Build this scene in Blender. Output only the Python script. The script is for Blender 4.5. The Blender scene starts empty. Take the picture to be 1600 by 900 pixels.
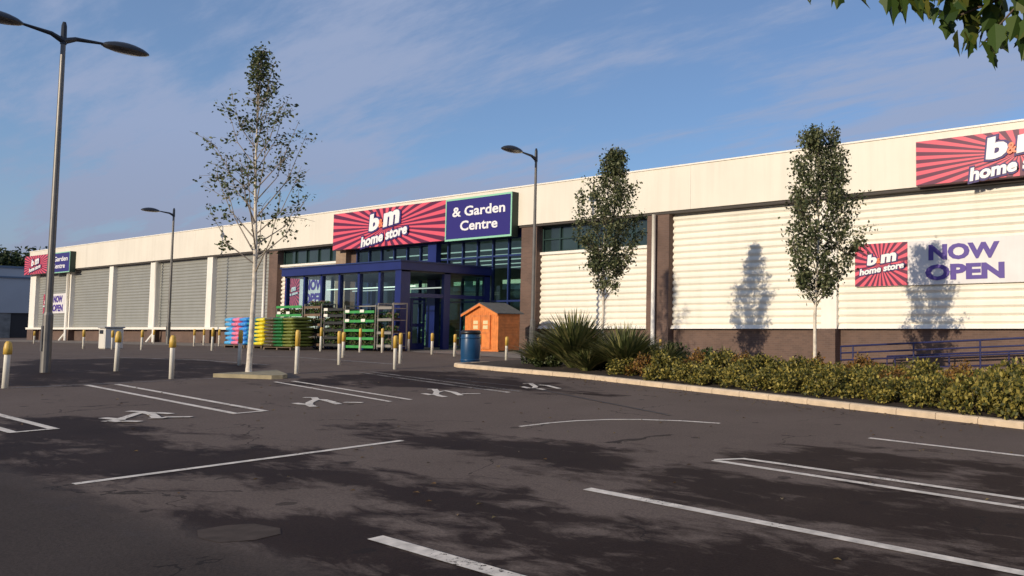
import bpy, math, random
import numpy as np
from mathutils import Vector, Matrix

R = math.radians
PI = math.pi
sc = bpy.context.scene
COL = sc.collection

# ------------------------------------------------------------------ camera
cam_d = bpy.data.cameras.new('camera')
cam = bpy.data.objects.new('camera', cam_d)
COL.objects.link(cam)
cam.location = (0, 0, 1.05)
cam.rotation_euler = (R(90 + 3.09), 0, R(28.76))
cam_d.sensor_width = 36
cam_d.lens = 26.66
cam_d.shift_x = -0.3125
cam_d.clip_end = 3000
sc.camera = cam

# ------------------------------------------------------------------ sky and sun
SUN_EL = 16.6
SUN_S = 0.0                      # drift of the light towards +X per metre of +Y
world = bpy.data.worlds.new('World')
sc.world = world
world.use_nodes = True
nt = world.node_tree
nt.nodes.clear()
N = nt.nodes.new
L = nt.links.new
sky = N('ShaderNodeTexSky'); sky.sky_type = 'NISHITA'; sky.sun_disc = False
sky.sun_elevation = R(SUN_EL)
sun_dir = Vector((-SUN_S, -1, math.tan(R(SUN_EL)) * math.hypot(1, SUN_S))).normalized()   # towards the sun
sky.sun_rotation = math.atan2(sun_dir.x, sun_dir.y)
sky.air_density = 1.0; sky.dust_density = 0.3; sky.ozone_density = 5.0
bg1 = N('ShaderNodeBackground'); bg1.inputs[1].default_value = 0.135
bg2 = N('ShaderNodeBackground'); bg2.inputs[1].default_value = 1.0
tc = N('ShaderNodeTexCoord')
sep = N('ShaderNodeSeparateXYZ'); L(tc.outputs['Generated'], sep.inputs[0])
def m_(op, a, b=None, nt_=nt):
    n = nt_.nodes.new('ShaderNodeMath'); n.operation = op
    for i, v in enumerate((a, b)):
        if v is None: continue
        if isinstance(v, (int, float)): n.inputs[i].default_value = v
        else: nt_.links.new(v, n.inputs[i])
    return n.outputs[0]
den = m_('ADD', m_('MAXIMUM', sep.outputs[2], 0.0), 0.16)
cx_ = m_('DIVIDE', sep.outputs[0], den); cy_ = m_('DIVIDE', sep.outputs[1], den)
comb = N('ShaderNodeCombineXYZ'); L(cx_, comb.inputs[0]); L(cy_, comb.inputs[1])
mp = N('ShaderNodeMapping'); mp.inputs['Rotation'].default_value = (0, 0, R(-22)); mp.inputs['Scale'].default_value = (0.5, 1.9, 1)
mp.inputs['Location'].default_value = (1.3, 4.1, 0)
L(comb.outputs[0], mp.inputs[0])
n1 = N('ShaderNodeTexNoise'); n1.inputs['Scale'].default_value = 0.9; n1.inputs['Detail'].default_value = 6; n1.inputs['Roughness'].default_value = 0.55
n1.inputs['Distortion'].default_value = 0.5
n2 = N('ShaderNodeTexNoise'); n2.inputs['Scale'].default_value = 3.0; n2.inputs['Detail'].default_value = 8; n2.inputs['Roughness'].default_value = 0.66
L(mp.outputs[0], n1.inputs['Vector']); L(mp.outputs[0], n2.inputs['Vector'])
nn = m_('ADD', m_('MULTIPLY', n1.outputs[0], 0.6), m_('MULTIPLY', n2.outputs[0], 0.4))
cr = N('ShaderNodeValToRGB')
cr.color_ramp.interpolation = 'EASE'
cr.color_ramp.elements[0].position = 0.42; cr.color_ramp.elements[0].color = (0.26, 0.26, 0.26, 1)
cr.color_ramp.elements[1].position = 0.56; cr.color_ramp.elements[1].color = (0.95, 0.95, 0.95, 1)
L(nn, cr.inputs[0])
ccol = N('ShaderNodeMix'); ccol.data_type = 'RGBA'
ccol.inputs[6].default_value = (0.30, 0.315, 0.41, 1)      # cloud low over the horizon
ccol.inputs[7].default_value = (0.315, 0.39, 0.575, 1)
L(m_('MULTIPLY', sep.outputs[2], 5.0), ccol.inputs[0])
L(ccol.outputs[2], bg2.inputs[0]); L(sky.outputs[0], bg1.inputs[0])
hz = m_('MULTIPLY', m_('POWER', m_('MAXIMUM', m_('SUBTRACT', 1.0, m_('MULTIPLY', sep.outputs[2], 4.5)), 0.0), 2.0), 0.9)
mix = N('ShaderNodeMixShader'); L(m_('MINIMUM', m_('ADD', cr.outputs[0], hz), 0.95), mix.inputs[0]); L(bg1.outputs[0], mix.inputs[1]); L(bg2.outputs[0], mix.inputs[2])
wo = N('ShaderNodeOutputWorld'); L(mix.outputs[0], wo.inputs[0])

sd = bpy.data.lights.new('sun', 'SUN'); sun = bpy.data.objects.new('sun', sd); COL.objects.link(sun)
sd.energy = 3.8; sd.angle = R(0.5); sd.color = (1.0, 0.86, 0.66)
sun.rotation_euler = sun_dir.to_track_quat('Z', 'Y').to_euler()
sun.location = (0, -30, 30)

sc.view_settings.view_transform = 'Standard'
sc.view_settings.look = 'None'
sc.view_settings.exposure = 0.0
sc.view_settings.gamma = 1
sc.view_settings.use_curve_mapping = False
sc.render.engine = 'CYCLES'

# ------------------------------------------------------------------ ground level
def g(x, y=0):
    return max(-1.05, min(0.1, -0.57 - 0.024 * x))

# ------------------------------------------------------------------ materials
MATS = {}
def mat(name, col, rough=0.7, metal=0.0, var=0.0, vscale=3.0, bump=0.0, bscale=40.0, spec=0.5, dirt=0.0):
    if name in MATS: return MATS[name]
    m = bpy.data.materials.new(name); m.use_nodes = True; t = m.node_tree
    b = t.nodes['Principled BSDF']
    b.inputs['Roughness'].default_value = rough; b.inputs['Metallic'].default_value = metal
    b.inputs['Specular IOR Level'].default_value = spec
    b.inputs['Base Color'].default_value = (*col, 1)
    geo = t.nodes.new('ShaderNodeNewGeometry')
    if var > 0:
        n = t.nodes.new('ShaderNodeTexNoise'); n.inputs['Scale'].default_value = vscale; n.inputs['Detail'].default_value = 5
        t.links.new(geo.outputs['Position'], n.inputs['Vector'])
        r = t.nodes.new('ShaderNodeValToRGB')
        r.color_ramp.elements[0].position = 0.3; r.color_ramp.elements[1].position = 0.7
        r.color_ramp.elements[0].color = (*[c * (1 - var) for c in col], 1)
        r.color_ramp.elements[1].color = (*[min(1, c * (1 + var)) for c in col], 1)
        t.links.new(n.outputs[0], r.inputs[0]); t.links.new(r.outputs[0], b.inputs['Base Color'])
    if bump > 0:
        n = t.nodes.new('ShaderNodeTexNoise'); n.inputs['Scale'].default_value = bscale; n.inputs['Detail'].default_value = 4
        t.links.new(geo.outputs['Position'], n.inputs['Vector'])
        bp = t.nodes.new('ShaderNodeBump'); bp.inputs['Strength'].default_value = bump; bp.inputs['Distance'].default_value = 0.02
        t.links.new(n.outputs[0], bp.inputs['Height']); t.links.new(bp.outputs[0], b.inputs['Normal'])
    MATS[name] = m
    return m

def leaf_mat(name, cols, trans=0.25, rough=0.5):
    """cols: ramp of leaf colours picked by the per-face attribute 'tint'"""
    m = bpy.data.materials.new(name); m.use_nodes = True; t = m.node_tree
    b = t.nodes['Principled BSDF']; b.inputs['Roughness'].default_value = rough; b.inputs['Specular IOR Level'].default_value = 0.3
    a = t.nodes.new('ShaderNodeAttribute'); a.attribute_name = 'tint'
    r = t.nodes.new('ShaderNodeValToRGB')
    r.color_ramp.elements[0].position = 0; r.color_ramp.elements[0].color = (*cols[0], 1)
    r.color_ramp.elements[1].position = 1; r.color_ramp.elements[1].color = (*cols[-1], 1)
    for i in range(1, len(cols) - 1):
        e = r.color_ramp.elements.new(i / (len(cols) - 1)); e.color = (*cols[i], 1)
    t.links.new(a.outputs['Fac'], r.inputs[0]); t.links.new(r.outputs[0], b.inputs['Base Color'])
    tr = t.nodes.new('ShaderNodeBsdfTranslucent'); t.links.new(r.outputs[0], tr.inputs[0])
    mx = t.nodes.new('ShaderNodeMixShader'); mx.inputs[0].default_value = trans
    out = t.nodes['Material Output']
    t.links.new(b.outputs[0], mx.inputs[1]); t.links.new(tr.outputs[0], mx.inputs[2]); t.links.new(mx.outputs[0], out.inputs[0])
    MATS[name] = m
    return m

def glass_mat(name, tint, refl=0.12):
    m = bpy.data.materials.new(name); m.use_nodes = True; t = m.node_tree
    t.nodes.remove(t.nodes['Principled BSDF'])
    tr = t.nodes.new('ShaderNodeBsdfTransparent'); tr.inputs[0].default_value = (*tint, 1)
    gl = t.nodes.new('ShaderNodeBsdfGlossy'); gl.inputs['Roughness'].default_value = 0.03; gl.inputs['Color'].default_value = (0.85, 0.95, 0.95, 1)
    fr = t.nodes.new('ShaderNodeLayerWeight')
    pw = m_('ADD', m_('MULTIPLY', m_('POWER', fr.outputs['Facing'], 5.0, t), 0.7, t), refl, t)
    mx = t.nodes.new('ShaderNodeMixShader'); t.links.new(pw, mx.inputs[0])
    t.links.new(tr.outputs[0], mx.inputs[1]); t.links.new(gl.outputs[0], mx.inputs[2])
    t.links.new(mx.outputs[0], t.nodes['Material Output'].inputs[0])
    MATS[name] = m
    return m

def burst_mat(name, n, sx):
    """sunburst print: rays about the panel's own middle (object coordinates)"""
    m = bpy.data.materials.new(name); m.use_nodes = True; t = m.node_tree
    b = t.nodes['Principled BSDF']; b.inputs['Roughness'].default_value = 0.45
    c = t.nodes.new('ShaderNodeAttribute'); c.attribute_name = 'sheet'
    s = t.nodes.new('ShaderNodeSeparateXYZ'); t.links.new(c.outputs['Vector'], s.inputs[0])
    ang = m_('ARCTAN2', s.outputs[2], m_('MULTIPLY', s.outputs[0], sx, t), t)
    w = m_('SINE', m_('MULTIPLY', ang, n, t), None, t)
    r = t.nodes.new('ShaderNodeValToRGB')
    r.color_ramp.elements[0].position = 0.40; r.color_ramp.elements[0].color = (0.115, 0.012, 0.05, 1)
    r.color_ramp.elements[1].position = 0.60; r.color_ramp.elements[1].color = (0.76, 0.10, 0.15, 1)
    t.links.new(m_('ADD', m_('MULTIPLY', w, 0.5, t), 0.50, t), r.inputs[0])
    t.links.new(r.outputs[0], b.inputs['Base Color'])
    MATS[name] = m
    return m

def brick_mat(name, c1, c2, mortar):
    m = bpy.data.materials.new(name); m.use_nodes = True; t = m.node_tree
    b = t.nodes['Principled BSDF']; b.inputs['Roughness'].default_value = 0.85
    geo = t.nodes.new('ShaderNodeNewGeometry'); s = t.nodes.new('ShaderNodeSeparateXYZ'); t.links.new(geo.outputs['Position'], s.inputs[0])
    cb = t.nodes.new('ShaderNodeCombineXYZ')
    t.links.new(m_('ADD', s.outputs[0], s.outputs[1], t), cb.inputs[0]); t.links.new(s.outputs[2], cb.inputs[1])
    br = t.nodes.new('ShaderNodeTexBrick'); t.links.new(cb.outputs[0], br.inputs['Vector'])
    br.inputs['Scale'].default_value = 1; br.inputs['Brick Width'].default_value = 0.225; br.inputs['Row Height'].default_value = 0.075
    br.inputs['Mortar Size'].default_value = 0.006
    br.inputs['Color1'].default_value = (*c1, 1); br.inputs['Color2'].default_value = (*c2, 1); br.inputs['Mortar'].default_value = (*mortar, 1)
    n = t.nodes.new('ShaderNodeTexNoise'); n.inputs['Scale'].default_value = 1.1; n.inputs['Detail'].default_value = 6
    t.links.new(geo.outputs['Position'], n.inputs['Vector'])
    mx = t.nodes.new('ShaderNodeMix'); mx.data_type = 'RGBA'; mx.blend_type = 'MULTIPLY'; mx.inputs[0].default_value = 0.6
    r = t.nodes.new('ShaderNodeValToRGB'); r.color_ramp.elements[0].position = 0.3; r.color_ramp.elements[0].color = (0.55, 0.55, 0.55, 1)
    r.color_ramp.elements[1].position = 0.65; r.color_ramp.elements[1].color = (1, 1, 1, 1)
    t.links.new(n.outputs[0], r.inputs[0]); t.links.new(br.outputs[0], mx.inputs[6]); t.links.new(r.outputs[0], mx.inputs[7])
    t.links.new(mx.outputs[2], b.inputs['Base Color'])
    MATS[name] = m
    return m

def emit_mat(name, col, s):
    m = bpy.data.materials.new(name); m.use_nodes = True; b = m.node_tree.nodes['Principled BSDF']
    b.inputs['Base Color'].default_value = (*col, 1)
    b.inputs['Emission Color'].default_value = (*col, 1); b.inputs['Emission Strength'].default_value = s
    MATS[name] = m
    return m

def worn(m, edge=0.42):
    t = m.node_tree; b = t.nodes['Principled BSDF']; out = t.nodes['Material Output']
    n = t.nodes.new('ShaderNodeTexNoise'); n.inputs['Scale'].default_value = 26; n.inputs['Detail'].default_value = 6; n.inputs['Roughness'].default_value = 0.75
    geo = t.nodes.new('ShaderNodeNewGeometry'); t.links.new(geo.outputs['Position'], n.inputs['Vector'])
    n2_ = t.nodes.new('ShaderNodeTexNoise'); n2_.inputs['Scale'].default_value = 1.7; n2_.inputs['Detail'].default_value = 3; t.links.new(geo.outputs['Position'], n2_.inputs['Vector'])
    f = m_('ADD', m_('MULTIPLY', n.outputs[0], 0.7, t), m_('MULTIPLY', n2_.outputs[0], 0.3, t), t)
    tr = t.nodes.new('ShaderNodeBsdfTransparent'); mx = t.nodes.new('ShaderNodeMixShader')
    t.links.new(m_('GREATER_THAN', f, edge, t), mx.inputs[0]); t.links.new(tr.outputs[0], mx.inputs[1]); t.links.new(b.outputs[0], mx.inputs[2]); t.links.new(mx.outputs[0], out.inputs[0])
def streaked(m, amount=0.16):
    t = m.node_tree; b = t.nodes['Principled BSDF']; src = b.inputs['Base Color'].links[0].from_socket
    geo = t.nodes.new('ShaderNodeNewGeometry'); mp_ = t.nodes.new('ShaderNodeMapping'); mp_.inputs['Scale'].default_value = (2.6, 2.6, 0.16); t.links.new(geo.outputs['Position'], mp_.inputs[0])
    n = t.nodes.new('ShaderNodeTexNoise'); n.inputs['Scale'].default_value = 1.0; n.inputs['Detail'].default_value = 7; n.inputs['Roughness'].default_value = 0.65; t.links.new(mp_.outputs[0], n.inputs['Vector'])
    r = t.nodes.new('ShaderNodeValToRGB'); r.color_ramp.elements[0].position = 0.36; r.color_ramp.elements[0].color = (1 - amount, 1 - amount*1.05, 1 - amount*1.15, 1)
    r.color_ramp.elements[1].position = 0.56; r.color_ramp.elements[1].color = (1, 1, 1, 1); t.links.new(n.outputs[0], r.inputs[0])
    mx = t.nodes.new('ShaderNodeMix'); mx.data_type = 'RGBA'; mx.blend_type = 'MULTIPLY'; mx.inputs[0].default_value = 1
    t.links.new(src, mx.inputs[6]); t.links.new(r.outputs[0], mx.inputs[7]); t.links.new(mx.outputs[2], b.inputs['Base Color'])
CREAM = mat('cream_cladding', (0.80, 0.735, 0.62), 0.5, var=0.035, vscale=0.6, bump=0.05, bscale=2)
RIB = mat('cream_ribbed_sheet', (0.86, 0.81, 0.70), 0.45, var=0.04, vscale=0.8)
GREYRIB = mat('grey_shutter_sheet', (0.30, 0.30, 0.275), 0.5, var=0.06, vscale=0.7)
TRIM = mat('cream_trim', (0.88, 0.83, 0.74), 0.5, var=0.04, vscale=2)
SOFFIT = mat('dark_soffit', (0.06, 0.05, 0.045), 0.7)
BRICK = brick_mat('brown_brick', (0.165, 0.10, 0.075), (0.13, 0.08, 0.062), (0.165, 0.12, 0.10))
TANBRICK = brick_mat('tan_brick', (0.38, 0.26, 0.17), (0.32, 0.21, 0.14), (0.4, 0.33, 0.25))
BLUE = mat('blue_paint', (0.010, 0.018, 0.125), 0.35, var=0.1, vscale=2)
BLUEDK = mat('dark_blue_frame', (0.015, 0.03, 0.12), 0.4)
GREENDK = mat('dark_green_frame', (0.02, 0.045, 0.04), 0.4)
GLASS = glass_mat('greenish_glass', (0.72, 0.86, 0.83), 0.05)
CLEARG = glass_mat('clear_glass', (0.88, 0.95, 0.96), 0.035)
DARKGL = mat('dark_clerestory_glass', (0.022, 0.04, 0.038), 0.12, spec=0.8, var=0.35, vscale=0.8)
GALV = mat('galvanised_steel', (0.15, 0.14, 0.13), 0.45, metal=0.35, var=0.15, vscale=3)
LAMPDK = mat('dark_lamp_housing', (0.028, 0.032, 0.04), 0.35, metal=0.3)
LAMPGL = mat('lamp_lens', (0.09, 0.085, 0.08), 0.2, spec=0.7)
WHITEP = mat('white_post_paint', (0.88, 0.83, 0.72), 0.5, var=0.08, vscale=8)
YELLOW = mat('yellow_sleeve', (0.66, 0.42, 0.08), 0.45, var=0.08, vscale=9)
LINE = mat('white_road_paint', (0.72, 0.63, 0.52), 0.8, var=0.25, vscale=9)
LINEFADE = mat('worn_road_paint', (0.22, 0.19, 0.165), 0.85, var=0.35, vscale=5)
KERB = mat('pale_kerb_concrete', (0.62, 0.48, 0.33), 0.85, var=0.14, vscale=5, bump=0.3, bscale=60)
OLDKERB = mat('mossy_kerb_concrete', (0.30, 0.25, 0.155), 0.9, var=0.25, vscale=5)
SOIL = mat('bed_soil', (0.035, 0.022, 0.014), 0.95, var=0.4, vscale=6, bump=0.9, bscale=18)
BIRCH = mat('birch_bark', (0.66, 0.58, 0.47), 0.8, var=0.25, vscale=9)
TWIG = mat('twig_bark', (0.10, 0.075, 0.05), 0.85)
BARK = mat('brown_bark', (0.11, 0.08, 0.055), 0.9, var=0.3, vscale=12)
NAVY = mat('navy_sign_face', (0.028, 0.018, 0.17), 0.4)
NAVYO = mat('navy_outline', (0.04, 0.02, 0.14), 0.5)
WHITE = mat('white_lettering', (0.85, 0.83, 0.82), 0.4)
ORANGE = mat('orange_lettering', (0.85, 0.22, 0.10), 0.4)
PURPLE = mat('purple_lettering', (0.085, 0.045, 0.28), 0.5)
MINT = mat('mint_sign_edge', (0.30, 0.62, 0.42), 0.4)
DKGREEN = mat('dark_green_sign_side', (0.01, 0.03, 0.02), 0.5)
BANNER = mat('white_banner_vinyl', (0.74, 0.71, 0.70), 0.5, var=0.05, vscale=1.5)
PINK = mat('magenta_vinyl', (0.72, 0.08, 0.32), 0.5)
WOOD = mat('orange_shed_timber', (0.72, 0.22, 0.05), 0.6, var=0.18, vscale=5)
WOODD = mat('orange_brown_timber', (0.60, 0.19, 0.05), 0.65, var=0.2, vscale=5)
FELT = mat('grey_roof_felt', (0.10, 0.10, 0.095), 0.9, var=0.2, vscale=8)
SHEDGL = mat('pale_shed_pane', (0.75, 0.62, 0.35), 0.3)
BINBLUE = mat('blue_bin_plastic', (0.008, 0.06, 0.15), 0.35, var=0.12, vscale=4)
BLACK = mat('black_plastic', (0.012, 0.012, 0.014), 0.4)
BINWHITE = mat('off_white_bin', (0.70, 0.66, 0.58), 0.5)
RACKM = mat('trolley_steel', (0.32, 0.29, 0.25), 0.5, metal=0.3)
GREENSH = mat('green_shelf', (0.05, 0.30, 0.07), 0.5, var=0.15, vscale=4)
BLACKSH = mat('dark_shelf', (0.03, 0.03, 0.028), 0.6)
BROWNSH = mat('brown_shelf', (0.16, 0.10, 0.06), 0.7, var=0.2)
PALLET = mat('pallet_wood', (0.16, 0.11, 0.07), 0.85, var=0.2)
CARD = mat('white_price_card', (0.85, 0.82, 0.72), 0.5)
NBWALL = mat('blue_grey_cladding', (0.42, 0.44, 0.47), 0.55, var=0.05, vscale=0.4)
NBDARK = mat('dark_entrance_panel', (0.03, 0.028, 0.03), 0.6)  # one even near-black tone for the entrance panel
NBMID = mat('grey_block_panel', (0.20, 0.20, 0.19), 0.6, var=0.35, vscale=2.0)
INWALL = mat('shop_inner_wall', (0.16, 0.22, 0.19), 0.8, var=0.5, vscale=1.2)
INFLOOR = mat('shop_floor', (0.22, 0.21, 0.19), 0.3)
STRIP = emit_mat('ceiling_light_strip', (0.85, 0.95, 0.85), 0.6)
ROOFG = mat('roof_sheet', (0.30, 0.30, 0.29), 0.6)
RAILB = mat('blue_rail_paint', (0.022, 0.024, 0.09), 0.4)
RAMPC = mat('ramp_concrete', (0.26, 0.17, 0.125), 0.9, var=0.2)
for m__ in (CREAM, RIB, GREYRIB, BANNER, TRIM): streaked(m__, 0.055)
worn(LINE, 0.405); worn(LINEFADE, 0.47)
BURST = burst_mat('red_sunburst_print', 30, 0.36)
BURSTSQ = burst_mat('red_sunburst_square_print', 26, 1.0)

LEAF_SPARSE = leaf_mat('birch_leaves', [(0.035, 0.05, 0.018), (0.075, 0.10, 0.035), (0.13, 0.14, 0.05)], 0.2)
LEAF_BIRCH = leaf_mat('birch_leaves_dense', [(0.03, 0.042, 0.018), (0.09, 0.11, 0.045), (0.24, 0.24, 0.12)], 0.2)
LEAF_BIG = leaf_mat('broad_leaves', [(0.03, 0.06, 0.012), (0.07, 0.12, 0.02), (0.16, 0.16, 0.03)], 0.35)
LEAF_SHRUB = leaf_mat('shrub_leaves', [(0.035, 0.04, 0.012), (0.10, 0.105, 0.025), (0.24, 0.195, 0.04), (0.46, 0.37, 0.09)], 0.25)
LEAF_RUST = leaf_mat('rusty_shrub_leaves', [(0.05, 0.04, 0.014), (0.15, 0.085, 0.028), (0.30, 0.14, 0.035), (0.36, 0.26, 0.05)], 0.25)
LEAF_SPIKE = leaf_mat('spiky_blades', [(0.05, 0.065, 0.022), (0.11, 0.125, 0.04), (0.30, 0.27, 0.11)], 0.15)
LEAF_FAR = leaf_mat('far_foliage', [(0.02, 0.035, 0.012), (0.045, 0.06, 0.02)], 0.1)
LEAF_POT = leaf_mat('potted_leaves', [(0.03, 0.10, 0.02), (0.08, 0.18, 0.03), (0.22, 0.10, 0.12)], 0.2)

def ground_mat():
    m = bpy.data.materials.new('asphalt'); m.use_nodes = True; t = m.node_tree
    b = t.nodes['Principled BSDF']; b.inputs['Specular IOR Level'].default_value = 0.10
    geo = t.nodes.new('ShaderNodeNewGeometry')
    mpn = t.nodes.new('ShaderNodeMapping'); mpn.inputs['Rotation'].default_value = (0, 0, R(-28)); mpn.inputs['Scale'].default_value = (0.5, 1.25, 1)
    t.links.new(geo.outputs['Position'], mpn.inputs[0])
    def noise(sc_, det=5, ro=0.55, dist=0, st=False):
        n = t.nodes.new('ShaderNodeTexNoise'); n.inputs['Scale'].default_value = sc_; n.inputs['Detail'].default_value = det
        n.inputs['Roughness'].default_value = ro; n.inputs['Distortion'].default_value = dist
        t.links.new(geo.outputs['Position'] if not st else mpn.outputs[0], n.inputs['Vector']); return n.outputs[0]
    at = t.nodes.new('ShaderNodeAttribute'); at.attribute_name = 'patch_dark'  # how strongly the tarmac turns to its darker tone
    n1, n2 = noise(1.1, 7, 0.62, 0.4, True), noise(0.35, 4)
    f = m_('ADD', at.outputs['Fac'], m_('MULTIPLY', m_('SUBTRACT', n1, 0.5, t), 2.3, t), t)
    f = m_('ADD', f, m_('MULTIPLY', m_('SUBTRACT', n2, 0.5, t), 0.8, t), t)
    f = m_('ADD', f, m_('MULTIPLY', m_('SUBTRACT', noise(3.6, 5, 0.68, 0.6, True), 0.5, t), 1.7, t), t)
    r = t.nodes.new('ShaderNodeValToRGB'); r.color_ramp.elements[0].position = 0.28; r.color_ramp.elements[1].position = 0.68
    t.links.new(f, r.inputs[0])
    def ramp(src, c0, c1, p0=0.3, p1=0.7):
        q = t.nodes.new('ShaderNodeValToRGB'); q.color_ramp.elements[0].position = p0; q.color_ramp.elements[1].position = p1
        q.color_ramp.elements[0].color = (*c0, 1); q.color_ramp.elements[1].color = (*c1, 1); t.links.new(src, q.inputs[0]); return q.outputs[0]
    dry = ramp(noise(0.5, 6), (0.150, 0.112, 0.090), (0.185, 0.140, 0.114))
    dark_tone = ramp(noise(0.9, 6), (0.030, 0.018, 0.014), (0.046, 0.029, 0.022))  # darker tarmac tone used inside the patches
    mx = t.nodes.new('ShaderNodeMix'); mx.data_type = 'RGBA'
    t.links.new(r.outputs[0], mx.inputs[0]); t.links.new(dry, mx.inputs[6]); t.links.new(dark_tone, mx.inputs[7])
    # the older, plainer tarmac of the aisle
    at2 = t.nodes.new('ShaderNodeAttribute'); at2.attribute_name = 'aisle'
    old = ramp(noise(0.7, 6), (0.062, 0.047, 0.039), (0.078, 0.060, 0.050))
    mo = t.nodes.new('ShaderNodeMix'); mo.data_type = 'RGBA'
    t.links.new(at2.outputs['Fac'], mo.inputs[0]); t.links.new(mx.outputs[2], mo.inputs[6]); t.links.new(old, mo.inputs[7])
    grain = t.nodes.new('ShaderNodeMix'); grain.data_type = 'RGBA'; grain.blend_type = 'MULTIPLY'; grain.inputs[0].default_value = 0.5
    t.links.new(mo.outputs[2], grain.inputs[6]); t.links.new(ramp(noise(48, 4, 0.85), (0.38, 0.38, 0.38), (1.15, 1.15, 1.15), 0.38, 0.62), grain.inputs[7])
    t.links.new(grain.outputs[2], b.inputs['Base Color'])
    # hairline cracks and drips of oil
    vo = t.nodes.new('ShaderNodeTexVoronoi'); vo.feature = 'DISTANCE_TO_EDGE'; vo.inputs['Scale'].default_value = 0.33
    wv = t.nodes.new('ShaderNodeVectorMath'); wv.operation = 'MULTIPLY_ADD'; nw = t.nodes.new('ShaderNodeTexNoise'); nw.inputs['Scale'].default_value = 2.2; nw.inputs['Detail'].default_value = 6
    t.links.new(geo.outputs['Position'], nw.inputs['Vector']); t.links.new(nw.outputs['Color'], wv.inputs[0]); wv.inputs[1].default_value = (0.9, 0.9, 0.0); t.links.new(geo.outputs['Position'], wv.inputs[2])
    t.links.new(wv.outputs[0], vo.inputs['Vector'])
    crack = m_('MULTIPLY', m_('LESS_THAN', vo.outputs['Distance'], 0.0035, t), m_('GREATER_THAN', noise(0.6, 3), 0.52, t), t)
    vs_ = t.nodes.new('ShaderNodeTexVoronoi'); vs_.inputs['Scale'].default_value = 1.3; t.links.new(geo.outputs['Position'], vs_.inputs['Vector'])
    drip = m_('MULTIPLY', m_('LESS_THAN', m_('ADD', vs_.outputs['Distance'], m_('MULTIPLY', noise(9, 3), 0.12, t), t), 0.15, t), 0.55, t)
    dk = t.nodes.new('ShaderNodeMix'); dk.data_type = 'RGBA'; dk.inputs[7].default_value = (0.018, 0.014, 0.012, 1)
    t.links.new(m_('MAXIMUM', m_('MULTIPLY', crack, 0.7, t), drip, t), dk.inputs[0]); t.links.new(grain.outputs[2], dk.inputs[6]); t.links.new(dk.outputs[2], b.inputs['Base Color'])
    rr = t.nodes.new('ShaderNodeMapRange'); rr.inputs[3].default_value = 0.9; rr.inputs[4].default_value = 0.75
    t.links.new(r.outputs[0], rr.inputs[0]); t.links.new(rr.outputs[0], b.inputs['Roughness'])
    bp = t.nodes.new('ShaderNodeBump'); bp.inputs['Strength'].default_value = 0.35; bp.inputs['Distance'].default_value = 0.008
    t.links.new(noise(55, 3, 0.7), bp.inputs['Height']); t.links.new(bp.outputs[0], b.inputs['Normal'])
    return m
ASPHALT = ground_mat()

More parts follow.
